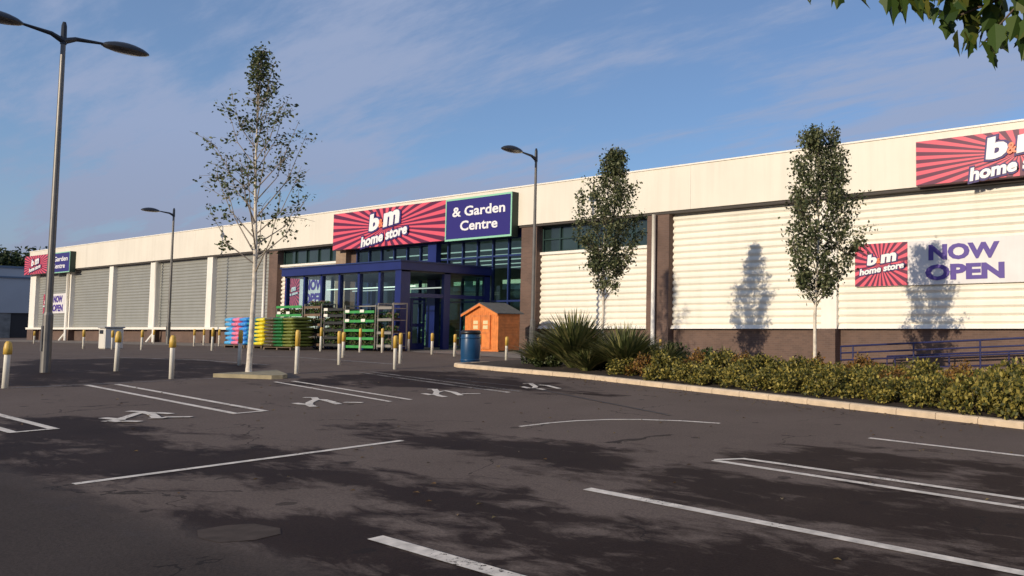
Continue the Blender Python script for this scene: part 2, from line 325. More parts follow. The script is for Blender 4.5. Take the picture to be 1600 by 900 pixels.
# ------------------------------------------------------------------ mesh helpers
class MB:
    def __init__(s): s.v = []; s.f = []; s.t = []
    def add(s, vs, fs):
        o = len(s.v); s.v += [tuple(p) for p in vs]; s.f += [tuple(o + i for i in f) for f in fs]; return s
    def box(s, x0, x1, y0, y1, z0, z1):
        return s.add([(x0,y0,z0),(x1,y0,z0),(x1,y1,z0),(x0,y1,z0),(x0,y0,z1),(x1,y0,z1),(x1,y1,z1),(x0,y1,z1)],
                     [(0,3,2,1),(4,5,6,7),(0,1,5,4),(1,2,6,5),(2,3,7,6),(3,0,4,7)])
    def bevbox(s, x0, x1, y0, y1, z0, z1, b):
        """box with chamfered edges (all twelve)"""
        vs = []; X = (x0, x1); Y = (y0, y1); Z = (z0, z1); idx = {}
        for i in (0, 1):
            for j in (0, 1):
                for k in (0, 1):
                    sx, sy, sz = (b if i == 0 else -b), (b if j == 0 else -b), (b if k == 0 else -b)
                    for a, p in enumerate(((X[i], Y[j]+sy, Z[k]+sz), (X[i]+sx, Y[j], Z[k]+sz), (X[i]+sx, Y[j]+sy, Z[k]))):
                        idx[i, j, k, a] = len(vs); vs.append(p)
        q = lambda *c: tuple(idx[e] for e in c)
        fs = [q((0,0,0,0),(0,0,1,0),(0,1,1,0),(0,1,0,0)), q((1,0,0,0),(1,1,0,0),(1,1,1,0),(1,0,1,0)),
              q((0,0,0,1),(1,0,0,1),(1,0,1,1),(0,0,1,1)), q((0,1,0,1),(0,1,1,1),(1,1,1,1),(1,1,0,1)),
              q((0,0,0,2),(0,1,0,2),(1,1,0,2),(1,0,0,2)), q((0,0,1,2),(1,0,1,2),(1,1,1,2),(0,1,1,2))]
        for j in (0, 1):
            for k in (0, 1): fs.append(q((0,j,k,1),(1,j,k,1),(1,j,k,2),(0,j,k,2)))
        for i in (0, 1):
            for k in (0, 1): fs.append(q((i,0,k,0),(i,1,k,0),(i,1,k,2),(i,0,k,2)))
        for i in (0, 1):
            for j in (0, 1): fs.append(q((i,j,0,0),(i,j,1,0),(i,j,1,1),(i,j,0,1)))
        for i in (0, 1):
            for j in (0, 1):
                for k in (0, 1): fs.append(q((i,j,k,0),(i,j,k,1),(i,j,k,2)))
        return s.add(vs, fs)
    def tube(s, pts, rad, n=8, cap=True):
        pts = [Vector(p) for p in pts]
        if isinstance(rad, (int, float)): rad = [rad] * len(pts)
        rings = []; ref = Vector((0, 0, 1))
        for i, p in enumerate(pts):
            d = (pts[min(i+1, len(pts)-1)] - pts[max(i-1, 0)]).normalized()
            a = d.cross(ref)
            if a.length < 0.05: a = d.cross(Vector((1, 0, 0)))
            a.normalize(); b = d.cross(a)
            rings.append([p + (a * math.cos(2*PI*k/n) + b * math.sin(2*PI*k/n)) * rad[i] for k in range(n)])
        vs = [q for r in rings for q in r]; fs = []
        for i in range(len(pts) - 1):
            for k in range(n):
                fs.append((i*n+k, i*n+(k+1) % n, (i+1)*n+(k+1) % n, (i+1)*n+k))
        if cap: fs += [tuple(range(n)), tuple(reversed(range((len(pts)-1)*n, len(pts)*n)))]
        return s.add(vs, fs)
    def lathe(s, c, prof, n=16):
        """prof: (r, z) list; closed by the caller with r = 0 ends"""
        vs = []; fs = []
        for r, z in prof:
            for k in range(n): vs.append((c[0] + r*math.cos(2*PI*k/n), c[1] + r*math.sin(2*PI*k/n), c[2] + z))
        for i in range(len(prof) - 1):
            for k in range(n): fs.append((i*n+k, i*n+(k+1) % n, (i+1)*n+(k+1) % n, (i+1)*n+k))
        return s.add(vs, fs)

def obj(name, mb, m, parent=None, org=None, smooth=False):
    if org is None: org = tuple(parent['_o']) if parent else (0, 0, 0)
    me = bpy.data.meshes.new(name)
    me.from_pydata([(p[0]-org[0], p[1]-org[1], p[2]-org[2]) for p in mb.v], [], mb.f)
    me.materials.append(m)
    if smooth:
        me.polygons.foreach_set('use_smooth', [True] * len(me.polygons))
    if mb.t:
        a = me.attributes.new('tint', 'FLOAT', 'FACE'); a.data.foreach_set('value', mb.t)
    me.validate(); me.update()
    o = bpy.data.objects.new(name, me); COL.objects.link(o)
    o['_o'] = org
    if parent: o.parent = parent
    else: o.location = org
    return o
def tag(o, label, cat, group=None, kind=None):
    if label: o['label'] = label
    if cat: o['category'] = cat
    if group: o['group'] = group
    if kind: o['kind'] = kind
    return o
def thing(name, label, cat, org, group=None):
    o = bpy.data.objects.new(name, None); COL.objects.link(o); o.location = org; o['_o'] = org
    o.empty_display_size = 0.2
    return tag(o, label, cat, group)
def copy_tree(o, parent=None):
    c = o.copy(); COL.objects.link(c)
    if parent: c.parent = parent
    for ch in [k for k in bpy.data.objects if k.parent == o]: copy_tree(ch, c)
    return c
def struct(name, mb, m, **k):
    o = obj(name, mb, m, **k); o['kind'] = 'structure'; return o

def leaves(mb, pts, size, rng, droop=0.0, shape='diamond', up=0.0, jitter=0.35):
    """many small leaf faces, one per point, each bent along its midrib"""
    for p in pts:
        d = Vector((rng.gauss(0, 1), rng.gauss(0, 1), rng.gauss(0, 1) - droop + up)).normalized()
        w = d.cross(Vector((rng.gauss(0, 1), rng.gauss(0, 1), rng.gauss(0, 1))))
        if w.length < 0.1: continue
        w.normalize(); s = size * (1 + rng.uniform(-jitter, jitter)); nrm = d.cross(w)
        p = Vector(p)
        if shape == 'diamond':
            mb.add([p, p + d*s*0.45 + w*s*0.34, p + d*s + nrm*s*0.12, p + d*s*0.45 - w*s*0.34], [(0, 1, 2, 3)]); mb.t.append(rng.random())
        else:   # lobed broad leaf, folded along the midrib
            out = [(0, 0), (0.10, 0.22), (0.22, 0.36), (0.40, 0.27), (0.55, 0.34), (0.70, 0.17), (1.08, 0.0)]
            up_ = [p + d*s*a + w*s*b_ + nrm*s*b_*0.35 for a, b_ in out]
            dn_ = [p + d*s*a - w*s*b_ + nrm*s*b_*0.35 for a, b_ in out]
            mid = p + d*s*0.45
            for side in (up_, dn_):
                tt = rng.random()
                for i in range(len(side) - 1):
                    mb.add([mid, side[i], side[i+1]], [(0, 1, 2)]); mb.t.append(tt)

# ------------------------------------------------------------------ ground sheet
DARK_PATCHES = [[(-15.27, 3.75), (-14.59, 4.55), (-12.45, 4.58), (-10.03, 4.53), (-9.23, 4.6), (-8.63, 4.02), (-9.0, 3.28), (-9.14, 2.79), (-8.75, 2.61), (-10.5, 2.6)],  # outlines of the darker tarmac patches, edges broken up by noise
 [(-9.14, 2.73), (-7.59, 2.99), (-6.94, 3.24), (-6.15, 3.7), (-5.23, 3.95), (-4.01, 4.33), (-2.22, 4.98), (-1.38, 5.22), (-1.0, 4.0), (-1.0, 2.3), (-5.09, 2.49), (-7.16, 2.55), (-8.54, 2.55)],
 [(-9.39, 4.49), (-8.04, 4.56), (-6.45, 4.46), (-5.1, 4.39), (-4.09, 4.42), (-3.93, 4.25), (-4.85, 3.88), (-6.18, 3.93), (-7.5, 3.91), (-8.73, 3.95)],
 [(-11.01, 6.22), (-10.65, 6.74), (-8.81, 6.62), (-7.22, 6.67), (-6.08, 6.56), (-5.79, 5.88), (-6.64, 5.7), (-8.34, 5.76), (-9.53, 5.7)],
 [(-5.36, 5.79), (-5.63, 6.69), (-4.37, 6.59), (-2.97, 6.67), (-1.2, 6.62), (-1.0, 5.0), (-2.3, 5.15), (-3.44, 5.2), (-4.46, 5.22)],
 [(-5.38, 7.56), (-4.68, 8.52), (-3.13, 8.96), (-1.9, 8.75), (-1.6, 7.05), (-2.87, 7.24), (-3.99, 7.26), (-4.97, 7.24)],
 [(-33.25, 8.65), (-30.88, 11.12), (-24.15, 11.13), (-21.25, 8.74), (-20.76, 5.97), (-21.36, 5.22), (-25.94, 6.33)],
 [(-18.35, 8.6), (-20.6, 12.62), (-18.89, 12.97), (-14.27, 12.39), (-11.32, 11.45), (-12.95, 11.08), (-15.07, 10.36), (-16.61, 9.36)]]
def make_ground():
    xs = np.concatenate([[-900, -500, -300, -200, -150, -120], np.arange(-100, -36, 4.0), np.arange(-36, 2.0, 0.2), np.arange(2, 20, 2.0), [20.0, 40, 80, 160, 400, 900]])
    xs = np.unique(np.append(xs, -27.9166667))
    ys = np.concatenate([[-700, -300, -120, -60, -30, -12, -4], np.arange(0, 14, 0.2), np.arange(14, 30, 1.0), [30, 45, 70, 120, 300, 900]])
    X, Y = np.meshgrid(xs, ys); x = X.ravel(); y = Y.ravel()
    z = np.clip(-0.57 - 0.024 * x, -1.05, 0.1)
    patch_dark = np.where(y < 8, -0.12, -0.36) - 0.35 * ((y > 6.5) & (y < 11) & (x > -12))
    for poly in DARK_PATCHES:
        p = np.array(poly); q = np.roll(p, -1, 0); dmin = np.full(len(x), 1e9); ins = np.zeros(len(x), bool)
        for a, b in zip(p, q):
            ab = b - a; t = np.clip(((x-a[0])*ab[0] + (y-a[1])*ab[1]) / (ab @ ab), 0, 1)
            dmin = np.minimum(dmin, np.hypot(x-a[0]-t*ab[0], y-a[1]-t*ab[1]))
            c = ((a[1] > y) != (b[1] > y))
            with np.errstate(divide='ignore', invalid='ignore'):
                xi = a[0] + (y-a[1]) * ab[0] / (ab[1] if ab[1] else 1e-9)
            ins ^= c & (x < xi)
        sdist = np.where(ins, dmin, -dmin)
        patch_dark = np.maximum(patch_dark, np.clip(0.5 + sdist / 1.1, -0.8, 0.86))
    aisle = np.where(y < 2.5, 1.0, np.clip((2.75 - y) / 0.2, 0, 1))
    patch_dark = np.where(aisle > 0, np.maximum(patch_dark, 0), patch_dark)
    nx = len(xs); ny = len(ys)
    fs = [(j*nx+i, j*nx+i+1, (j+1)*nx+i+1, (j+1)*nx+i) for j in range(ny-1) for i in range(nx-1)]
    me = bpy.data.meshes.new('ground'); me.from_pydata(np.stack([x, y, z], 1).tolist(), [], fs)
    for nm, arr in (('patch_dark', patch_dark), ('aisle', aisle)):
        a = me.attributes.new(nm, 'FLOAT', 'POINT'); a.data.foreach_set('value', arr.astype(np.float32))
    me.materials.append(ASPHALT); me.update()
    o = bpy.data.objects.new('ground', me); COL.objects.link(o); o['kind'] = 'structure'
make_ground()

# ------------------------------------------------------------------ painted markings
def stroke(mb, pts, w, lift=0.006):
    pts = [Vector((p[0], p[1])) for p in pts]; dense = [pts[0]]
    for a, b in zip(pts, pts[1:]):
        n = max(1, int((b-a).length / 0.5))
        dense += [a.lerp(b, k/n) for k in range(1, n+1)]
    L_, R_ = [], []
    for i, p in enumerate(dense):
        d = (dense[min(i+1, len(dense)-1)] - dense[max(i-1, 0)]).normalized(); nrm = Vector((-d.y, d.x)) * w / 2
        for lst, q in ((L_, p + nrm), (R_, p - nrm)): lst.append((q.x, q.y, g(q.x) + lift))
    n = len(dense)
    mb.add(R_ + L_, [(i, i+1, n+i+1, n+i) for i in range(n-1)])
def marking(name, strokes, w, m=None, lift=0.006):
    mb = MB()
    for k, s in enumerate(strokes): stroke(mb, s, w, lift + k * 0.0012)
    o = obj(name, mb, m or LINE); o['kind'] = 'structure'; return o
marking('bay_line', [[(-9.3, 2.77), (-9.31, 5.8)]], 0.10)
marking('bay_line', [[(-5.44, 5.17), (0.3, 4.93)]], 0.10)
marking('bay_line', [[(-5.36, 6.97), (0.3, 6.62)], [(-5.36, 6.99), (-5.14, 7.24), (-4.6, 7.23), (0.3, 6.95)]], 0.085)
marking('bay_line', [[(-4.64, 9.52), (0.2, 9.2)]], 0.09)
marking('bay_line', [[(-5.50, 3.25), (-1.2, 3.15)]], 0.11)
marking('curved_line', [[(-9.19, 7.45), (-9.15, 7.95), (-9.03, 8.34), (-8.75, 8.75), (-8.38, 9.03), (-7.8, 9.3), (-7.14, 9.44)]], 0.08)
marking('bay_line', [[(-20.49, 6.22), (-13.55, 5.84)], [(-20.31, 6.62), (-13.6, 6.24)], [(-13.58, 5.80), (-13.61, 6.28)]], 0.09)
marking('bay_line', [[(-20.4, 3.98), (-13.58, 3.83)], [(-20.4, 3.62), (-13.55, 3.45)], [(-13.55, 3.41), (-13.57, 3.87)]], 0.09)
marking('bay_line', [[(-18.84, 8.82), (-13.44, 8.14)], [(-18.77, 9.14), (-13.47, 8.53)]], 0.08)
marking('worn_bay_line', [[(-20.3, 11.45), (-13.4, 10.48)], [(-20.3, 11.75), (-13.3, 10.78)]], 0.11, LINEFADE)
marking('bay_line', [[(-14.2, 10.62), (-13.3, 10.5)]], 0.10)
marking('edge_line', [[(-20.62, 2.0), (-20.62, 8.6)]], 0.10, LINEFADE)
marking('worn_bay_line', [[(-34, 10.6), (-24.5, 11.3)]], 0.2, LINEFADE)
marking('worn_bay_line', [[(-31, 13.6), (-22.5, 13.9)]], 0.2, LINEFADE)
SYM = [[[(-14.39, 4.56), (-14.14, 4.6), (-13.9, 4.6)], [(-13.93, 4.42), (-13.96, 4.51), (-13.74, 4.54)], [(-13.91, 4.59), (-14.08, 4.66), (-14.35, 4.85), (-14.67, 5.07)], [(-15.0, 5.04), (-14.82, 5.12), (-14.37, 5.1), (-13.86, 4.98)], [(-14.64, 5.1), (-14.43, 5.21), (-14.18, 5.27)], [(-13.83, 5.05), (-13.58, 5.29)], [(-13.74, 4.57), (-13.52, 4.68)], [(-13.84, 4.90), (-13.70, 5.03)]],
 [[(-14.37, 7.04), (-14.15, 7.03), (-14.03, 7.07)], [(-15.14, 7.56), (-15.0, 7.67), (-14.66, 7.53), (-14.28, 7.23), (-13.96, 7.06), (-13.64, 6.96), (-13.64, 7.02)], [(-14.66, 7.53), (-14.52, 7.58), (-14.12, 7.5), (-13.66, 7.38)], [(-13.87, 7.58), (-13.6, 7.74)]],
 [[(-14.32, 9.32), (-13.96, 9.24), (-13.98, 9.35)], [(-15.03, 9.87), (-14.93, 9.96), (-14.41, 9.67), (-13.98, 9.35), (-13.66, 9.23), (-13.43, 9.18)], [(-14.31, 9.61), (-14.48, 9.89), (-14.09, 9.81), (-13.46, 9.53)], [(-13.71, 9.72), (-13.45, 9.95)]],
 [[(-14.13, 11.49), (-13.73, 11.35), (-13.74, 11.5)], [(-14.74, 12.01), (-14.62, 12.12), (-13.92, 11.68), (-13.74, 11.5)], [(-13.51, 11.39), (-13.22, 11.33)], [(-14.18, 11.98), (-13.94, 12.01), (-13.17, 11.68)]]]
for s in SYM: marking('wheelchair_symbol', s, 0.11, lift=0.008)
marking('tar_seam', [[(-17.1, 11.7), (-13.99, 11.5), (-8.37, 9.72)]], 0.07, mat('tar', (0.035, 0.025, 0.022), 0.6))
# patched square in the aisle edge
mb = MB(); mb.add([(x, y, g(x) + 0.003) for x, y in ((-6.72, 2.68), (-6.5, 2.60), (-6.25, 2.62), (-6.12, 2.78), (-6.14, 2.95), (-6.3, 3.02), (-6.58, 2.98), (-6.7, 2.85))], [tuple(range(8))])
struct('asphalt_patch', mb, mat('patch_asphalt', (0.082, 0.062, 0.050), 0.9, var=0.2, vscale=8, spec=0.1))

# ------------------------------------------------------------------ planting bed and kerbs
KP = [(-19.9, 18.6), (-20.6, 16.4), (-20.95, 15.0), (-20.85, 14.5), (-20.4, 14.3), (-17.77, 14.12), (-15.26, 14.0), (-12.55, 13.51), (-8.46, 12.76), (-5.42, 12.19), (-3.08, 11.76), (0, 11.2), (5, 10.2), (14, 8.6)]
def kerb_mesh(pts, w=0.16, h=0.11, gap=0.012, seg=0.915):
    mb = MB(); P = [Vector(p) for p in pts]
    dense = [P[0]]
    for a, b in zip(P, P[1:]):
        n = max(1, int(round((b-a).length / seg))); dense += [a.lerp(b, k/n) for k in range(1, n+1)]
    for a, b in zip(dense, dense[1:]):
        d = (b-a).normalized(); nrm = Vector((-d.y, d.x)); a2 = a + d*gap/2; b2 = b - d*gap/2
        prof = [(0, -0.05), (0, h-0.03), (0.03, h), (w, h), (w, -0.05)]
        vs = [(q.x + nrm.x*o, q.y + nrm.y*o, g(q.x) + z) for q in (a2, b2) for o, z in prof]
        mb.add(vs, [(0,5,6,1), (1,6,7,2), (2,7,8,3), (3,8,9,4), (0,1,2,3,4), (5,9,8,7,6)])
    return mb
struct('kerb', kerb_mesh(KP), KERB)
mb = MB()
front = [Vector(p) for p in KP[2:]]
vs = []; n = 0
rr = random.Random(4)
for p in [(-20.75, 15.0), (-20.6, 14.6), (-19, 14.4)] + [(q.x, q.y + 0.14) for q in front[3:]]:
    b = 18.4
    for k in range(9):
        yy = p[1] + (b - p[1]) * k / 8
        vs.append((p[0], yy, g(p[0]) + 0.075 + (0.05 * math.sin(k * PI / 8)) + rr.uniform(0, 0.03)))
    n += 1
mb.add(vs, [(i*9+k, (i+1)*9+k, (i+1)*9+k+1, i*9+k+1) for i in range(n-1) for k in range(8)])
struct('soil_bed', mb, SOIL)
isl = [(-21.0, 8.55), (-19.6, 9.1), (-19.55, 9.3), (-19.75, 9.5), (-21.3, 10.0)]
mb = MB(); nI = len(isl)
mb.add([(x, y, g(x) - 0.05) for x, y in isl] + [(x, y, g(x) + 0.09) for x, y in isl], [tuple(range(nI, 2*nI))] + [(i, (i+1) % nI, nI + (i+1) % nI, nI + i) for i in range(nI)])
struct('kerb_island', mb, OLDKERB)
# paved apron in front of the shop (slightly browner, its own sheet) with a low kerb edge
mb = MB()
xs_ = list(np.arange(-95, -19.4, 3.0)) + [-27.9167, -19.4]; xs_.sort()
for a, b in zip(xs_, xs_[1:]):
    mb.add([(a, 20.0 if a < -30 else 18.6, g(a) + 0.012), (b, 20.0 if b < -30 else 18.6, g(b) + 0.012), (b, 24.6, g(b) + 0.012), (a, 24.6, g(a) + 0.012)], [(0, 1, 2, 3)])
struct('pavement', mb, mat('apron_paving', (0.20, 0.165, 0.135), 0.9, var=0.12, vscale=0.8, bump=0.2))
mb = MB(); mb.add([(x, y, g(x) + 0.02) for x, y in ((-19.4, 18.4), (14, 18.4), (14, 24.6), (-19.4, 24.6))], [(0, 1, 2, 3)])
mb.v = [(x, y, g(x) + 0.02) for x, y, z in mb.v]
struct('rear_path', mb, mat('path_paving', (0.19, 0.15, 0.12), 0.9, var=0.15, vscale=1.0))
mb = MB(); mb.add([(-12.2, 22.2, -0.3), (14, 22.2, 0.35), (14, 24.45, 0.35), (-12.2, 24.45, -0.3), (-12.2, 22.2, -0.9), (14, 22.2, -0.9), (14, 24.45, -0.9), (-12.2, 24.45, -0.9)],
                  [(0,1,2,3), (0,4,5,1), (1,5,6,2), (3,2,6,7), (0,3,7,4)])
struct('ramp', mb, RAMPC)

# ------------------------------------------------------------------ the store
ST = thing('retail_store', 'long single storey retail store with cream fascia, ribbed bays and brown brick base', 'building', (-40, 24.6, 0))
FY = 24.1; PY = 24.55
def part(name, mb, m, parent=ST, **k): return obj(name, mb, m, parent, **k)
XL, XR = -93.0, 16.0
mb = MB()
fx = list(np.arange(XL, XR, 6.1)) + [XR]
for a, b in zip(fx, fx[1:]): mb.box(a, b - 0.008 if b < XR else b, FY, 24.88, 5.93, 7.74)
mb.box(XL + 0.01, XR, FY + 0.03, 24.9, 5.94, 7.735); mb.box(XL, XL + 0.8, 24.9, 60, 5.93, 7.74)
part('fascia', mb, CREAM)
mb = MB(); mb.box(XL - 0.03, XR, FY - 0.04, 25.0, 7.74, 7.80)
part('coping', mb, TRIM)
mb = MB(); mb.box(XL + 0.02, XR, FY + 0.06, 24.92, 5.83, 5.93)
part('soffit', mb, SOFFIT)
mb = MB()
mb.box(XL + 0.1, -44.0, 24.75, 58, -1.2, 5.9); mb.box(-30.0, XR, 24.75, 58, -1.2, 5.9); mb.box(-44.0, -30.0, 36.0, 58, -1.2, 5.9)
part('wall', mb, mat('block_wall', (0.4, 0.36, 0.3), 0.8))
mb = MB(); mb.add([(XL, 24.92, 7.3), (XR, 24.92, 7.3), (XR, 42, 7.72), (XL, 42, 7.72), (XL, 59, 7.3), (XR, 59, 7.3)], [(0,1,2,3), (3,2,5,4)])
mb.box(XL + 0.1, XR, 24.95, 58.5, 5.9, 6.1)
part('roof', mb, ROOFG)

def ribbed(x0, x1, z0, z1, y, pitch, depth, flat=0.3):
    mb = MB(); prof = []; z = z0
    while z < z1 - 1e-4:
        for fz, dy in ((0.0, depth), (0.06, depth), (0.22, depth*0.5), (0.38, 0.0), (0.38 + flat, 0.0), (0.38 + flat + 0.12, depth*0.45), (1.0, depth)):
            zz = z + min(fz, 1) * pitch
            if zz <= z1 and (not prof or zz > prof[-1][0]): prof.append((zz, y + dy))
        z += pitch
    prof.append((z1, prof[-1][1]))
    n = len(prof)
    vs = [(x0, yy, zz) for zz, yy in prof] + [(x1, yy, zz) for zz, yy in prof]
    vs += [(x0, y + 0.18, prof[0][0]), (x0, y + 0.18, z1)]
    return mb.add(vs, [(i, n+i, n+i+1, i+1) for i in range(n-1)])
SILL = 1.06
# posts, bays on the left (grey ribbed sheets) ; pairs are (bay from, bay to)
left_bays = [(-91.6, -84.9), (-83.9, -76.5), (-75.8, -69.4), (-68.5, -60.9), (-60.15, -53.3)]
for a, b in left_bays:
    part('ribbed_panel', ribbed(a, b, SILL + 0.1, 5.83, PY - 0.1, 0.215, 0.05), GREYRIB)
    mb = MB(); mb.box(a, b, PY, 24.75, -1.2, SILL - 0.02); part('plinth', mb, BRICK)
posts = [(-92.9, -91.6), (-84.9, -83.9), (-76.5, -75.8), (-69.4, -68.5), (-60.9, -60.15)]
for a, b in posts:
    mb = MB(); mb.box(a, b, 24.2, 24.75, SILL, 5.83); part('post', mb, TRIM)
    mb = MB(); mb.box(a - 0.03, b + 0.03, 24.17, 24.75, -1.2, SILL - 0.05); part('plinth_pier', mb, BRICK)
mb = MB(); mb.box(-93.0, -53.3, 24.08, 24.6, SILL - 0.05, SILL + 0.11); part('sill', mb, TRIM)
# downpipes
for x, y0 in ((-84.2, 24.1), (-68.2, 24.1), (-53.15, 24.08), (-21.7, 24.06)):
    mb = MB(); mb.tube([(x, y0, g(x) + 0.35 if x > -30 else 0.12), (x, y0, 5.83)], 0.085, 10)
    if x < -60: mb.tube([(x - 0.35, y0 - 0.25, 0.12), (x, y0, 0.75)], 0.07, 8)
    part('downpipe', mb, TRIM, smooth=True)
# brick pier, glazed strip and cream sheet beside the porch
mb = MB(); mb.box(-52.95, -51.95, 24.2, 24.75, 0, 5.83); part('brick_pier', mb, BRICK)
def window_strip(x0, x1, z0, z1, nx, nz, name='window'):
    fr = MB(); fr.box(x0, x1, PY - 0.02, 24.75, z0, z0 + 0.07); fr.box(x0, x1, PY - 0.02, 24.75, z1 - 0.07, z1)
    for k in range(nx + 1):
        x = x0 + (x1 - x0 - 0.07) * k / nx; fr.box(x, x + 0.07, PY - 0.01, 24.75, z0 + 0.07, z1 - 0.07)
    for k in range(1, nz):
        z = z0 + (z1 - z0) * k / nz; fr.box(x0 + 0.07, x1 - 0.07, PY, 24.74, z - 0.03, z + 0.03)
    w = part(name, fr, GREENDK)
    pn = MB(); pn.box(x0 + 0.03, x1 - 0.03, PY + 0.07, PY + 0.09, z0 + 0.03, z1 - 0.03); obj('pane', pn, DARKGL, w)
window_strip(-51.95, -45.6, 4.95, 5.83, 5, 1)
part('ribbed_panel', ribbed(-51.95, -45.6, SILL, 4.83, PY - 0.1, 0.26, 0.08), RIB)
mb = MB(); mb.box(-51.95, -45.6, 24.36, 24.75, 4.83, 4.95); part('window_sill', mb, TRIM)
mb = MB(); mb.box(-51.95, -45.6, PY, 24.75, 0, SILL); part('plinth', mb, BRICK)
mb = MB(); mb.box(-45.6, -44.6, 24.2, 24.75, 0, 5.83); part('brick_pier', mb, TANBRICK)
mb = MB(); mb.box(-44.6, -43.97, 24.5, 24.75, 0, 5.83); part('brick_pier', mb, BRICK)
mb = MB(); mb.box(-30.02, -28.97, 24.2, 24.75, -1.2, 5.83); part('brick_pier', mb, BRICK)
# bay right of the lamp: glazed strip above cream ribbed sheet
window_strip(-28.97, -22.2, 4.62, 5.83, 6, 2)
mb = MB(); mb.box(-28.97, -22.2, 24.40, 24.75, 4.50, 4.62); part('window_sill', mb, TRIM)
part('ribbed_panel', ribbed(-28.97, -22.2, SILL + 0.12, 4.5, PY - 0.1, 0.27, 0.075), RIB)
mb = MB(); mb.box(-22.2, -21.0, 24.2, 24.75, -1.2, 5.83); part('brick_pier', mb, BRICK)
for a, b in ((-21.0, -13.80), (-13.15, -5.55), (-4.9, 2.7), (3.4, 11.0), (11.6, 16.0)):
    part('ribbed_panel', ribbed(a, b, SILL + 0.14, 5.83, PY - 0.1, 0.27, 0.075), RIB)
for a in (-13.80, -5.55, 2.7, 11.0):
    mb = MB(); mb.box(a, a + 0.65, 24.3, 24.75, SILL, 5.83); part('post', mb, TRIM)
    mb = MB(); mb.box(a - 0.04, a + 0.69, 24.12, 24.75, -1.2, SILL - 0.005); part('plinth_pier', mb, BRICK)
for a, b in ((-28.97, -22.2), (-21.0, -13.84), (-13.11, -5.59), (-4.86, 2.66), (3.39, 10.96), (11.69, 16)):
    mb = MB(); mb.box(a, b, PY, 24.75, -1.2, SILL); part('plinth', mb, BRICK)
    mb = MB(); mb.add([(a, 24.42, SILL + 0.14), (b, 24.42, SILL + 0.14), (b, 24.34, SILL), (a, 24.34, SILL), (a, 24.75, SILL), (b, 24.75, SILL), (a, 24.6, SILL + 0.142), (b, 24.6, SILL + 0.142)],
                      [(3,2,1,0), (3,4,5,2), (0,1,7,6), (0,6,4,3), (1,2,5,7)])
    part('flashing', mb, TRIM)
# glazed entrance front
fr = MB(); xs_ = np.linspace(-43.97, -30.09, 13)
for x in xs_: fr.box(x, x + 0.08, 24.42, 24.56, 0.1, 5.7)
for z in (0.1, 2.35, 4.55, 5.62): fr.box(-43.97, -30.02, 24.43, 24.55, z, z + 0.09)
cw = part('glazed_front', fr, BLUEDK)
mb = MB(); mb.box(-43.95, -30.04, 24.48, 24.50, 0.12, 5.68); obj('pane', mb, GLASS, cw)
mb = MB(); mb.box(-44.0, -30.0, 24.35, 24.6, 5.4, 5.83); obj('header', mb, BLUEDK, cw)
mb = MB(); mb.box(-37.05, -36.37, 24.15, 24.42, 0.1, 5.83); obj('blue_column', mb, BLUE, cw)
# interior seen through the glass
mb = MB(); mb.box(-44, -30, 24.6, 36, 0.0, 0.11); part('shop_floor', mb, INFLOOR)
mb = MB(); mb.box(-43.99, -30.01, 35.6, 35.98, 0.11, 5.88); part('inner_wall', mb, INWALL)
mb = MB()
for k in range(5):
    mb.box(-43.5, -30.5, 26 + k*2.0, 26.12 + k*2.0, 5.15, 5.2)
part('ceiling_light', mb, STRIP)
mb = MB()
for k in range(4):
    x = -42.5 + k * 3.4
    mb.box(x, x + 1.0, 27.5, 34, 0.11, 1.9)
    for z in (0.5, 0.95, 1.4): mb.box(x - 0.15, x + 1.15, 27.4, 34, z, z + 0.06)
part('shelving', mb, mat('shop_goods', (0.22, 0.26, 0.2), 0.7, var=0.7, vscale=3.5))
for k in range(3):
    mb = MB(); mb.box(-42 + k*4, -39.6 + k*4, 26.3, 26.34, 3.1, 3.6); part('hanging_board', mb, CARD)

# ---- glazed porch
x0, x1, y0, y1 = -41.65, -32.1, 19.75, 24.13
P0 = 0.1
fr = MB()
fr.box(x0 - 0.1, x1 + 0.1, y0 - 0.1, y1, 3.62, 3.98)
for x, w in zip([at for at in (-41.6, -39.95, -38.45, -36.95, -35.4, -33.8)], (0.14, 0.14, 0.15, 0.15, 0.16, 0.16)):
    fr.box(x, x + w, y0, y0 + 0.16, P0, 3.62)
fr.box(x1 - 0.42, x1, y0 - 0.02, y0 + 0.4, P0, 3.62)
for z in (P0,): fr.box(x0, x1 - 0.4, y0 + 0.03, y0 + 0.12, z, z + 0.1)
fr.box(x1 - 0.2, x1, 21.75, 22.05, P0, 3.62); fr.box(x1 - 0.2, x1, y1 - 0.28, y1, P0, 3.62)
fr.box(x1 - 0.16, x1 - 0.02, y0 + 0.4, y1 - 0.2, 2.45, 2.62)
fr.box(x0, x0 + 0.16, y1 - 0.2, y1, P0, 3.62); fr.box(x0, x0 + 0.12, y0 + 0.16, y1 - 0.2, P0, P0 + 0.1); fr.box(x0, x0 + 0.12, 21.9, 22.02, P0, 3.62)
porch = part('entrance_porch', fr, BLUE)
mb = MB(); mb.box(x0 - 0.16, x1 + 0.16, y0 - 0.16, y1, 3.98, 4.04); obj('porch_roof', mb, BLUEDK, porch)
mb = MB(); mb.box(x0, x1, y0, y1, 3.55, 3.618); obj('porch_ceiling', mb, BLACK, porch)
for k, (a, b) in enumerate(zip((-41.46, -39.81, -38.30, -36.80, -35.24, -33.64), (-39.95, -38.45, -36.95, -35.4, -33.8, -32.52))):
    mb = MB(); mb.box(a, b, y0 + 0.07, y0 + 0.085, P0 + 0.1, 3.62); obj('glass_pane', mb, CLEARG, porch)
mb = MB(); mb.box(x0 + 0.05, x0 + 0.065, y0 + 0.16, y1 - 0.2, P0 + 0.1, 3.55); obj('glass_pane', mb, CLEARG, porch)
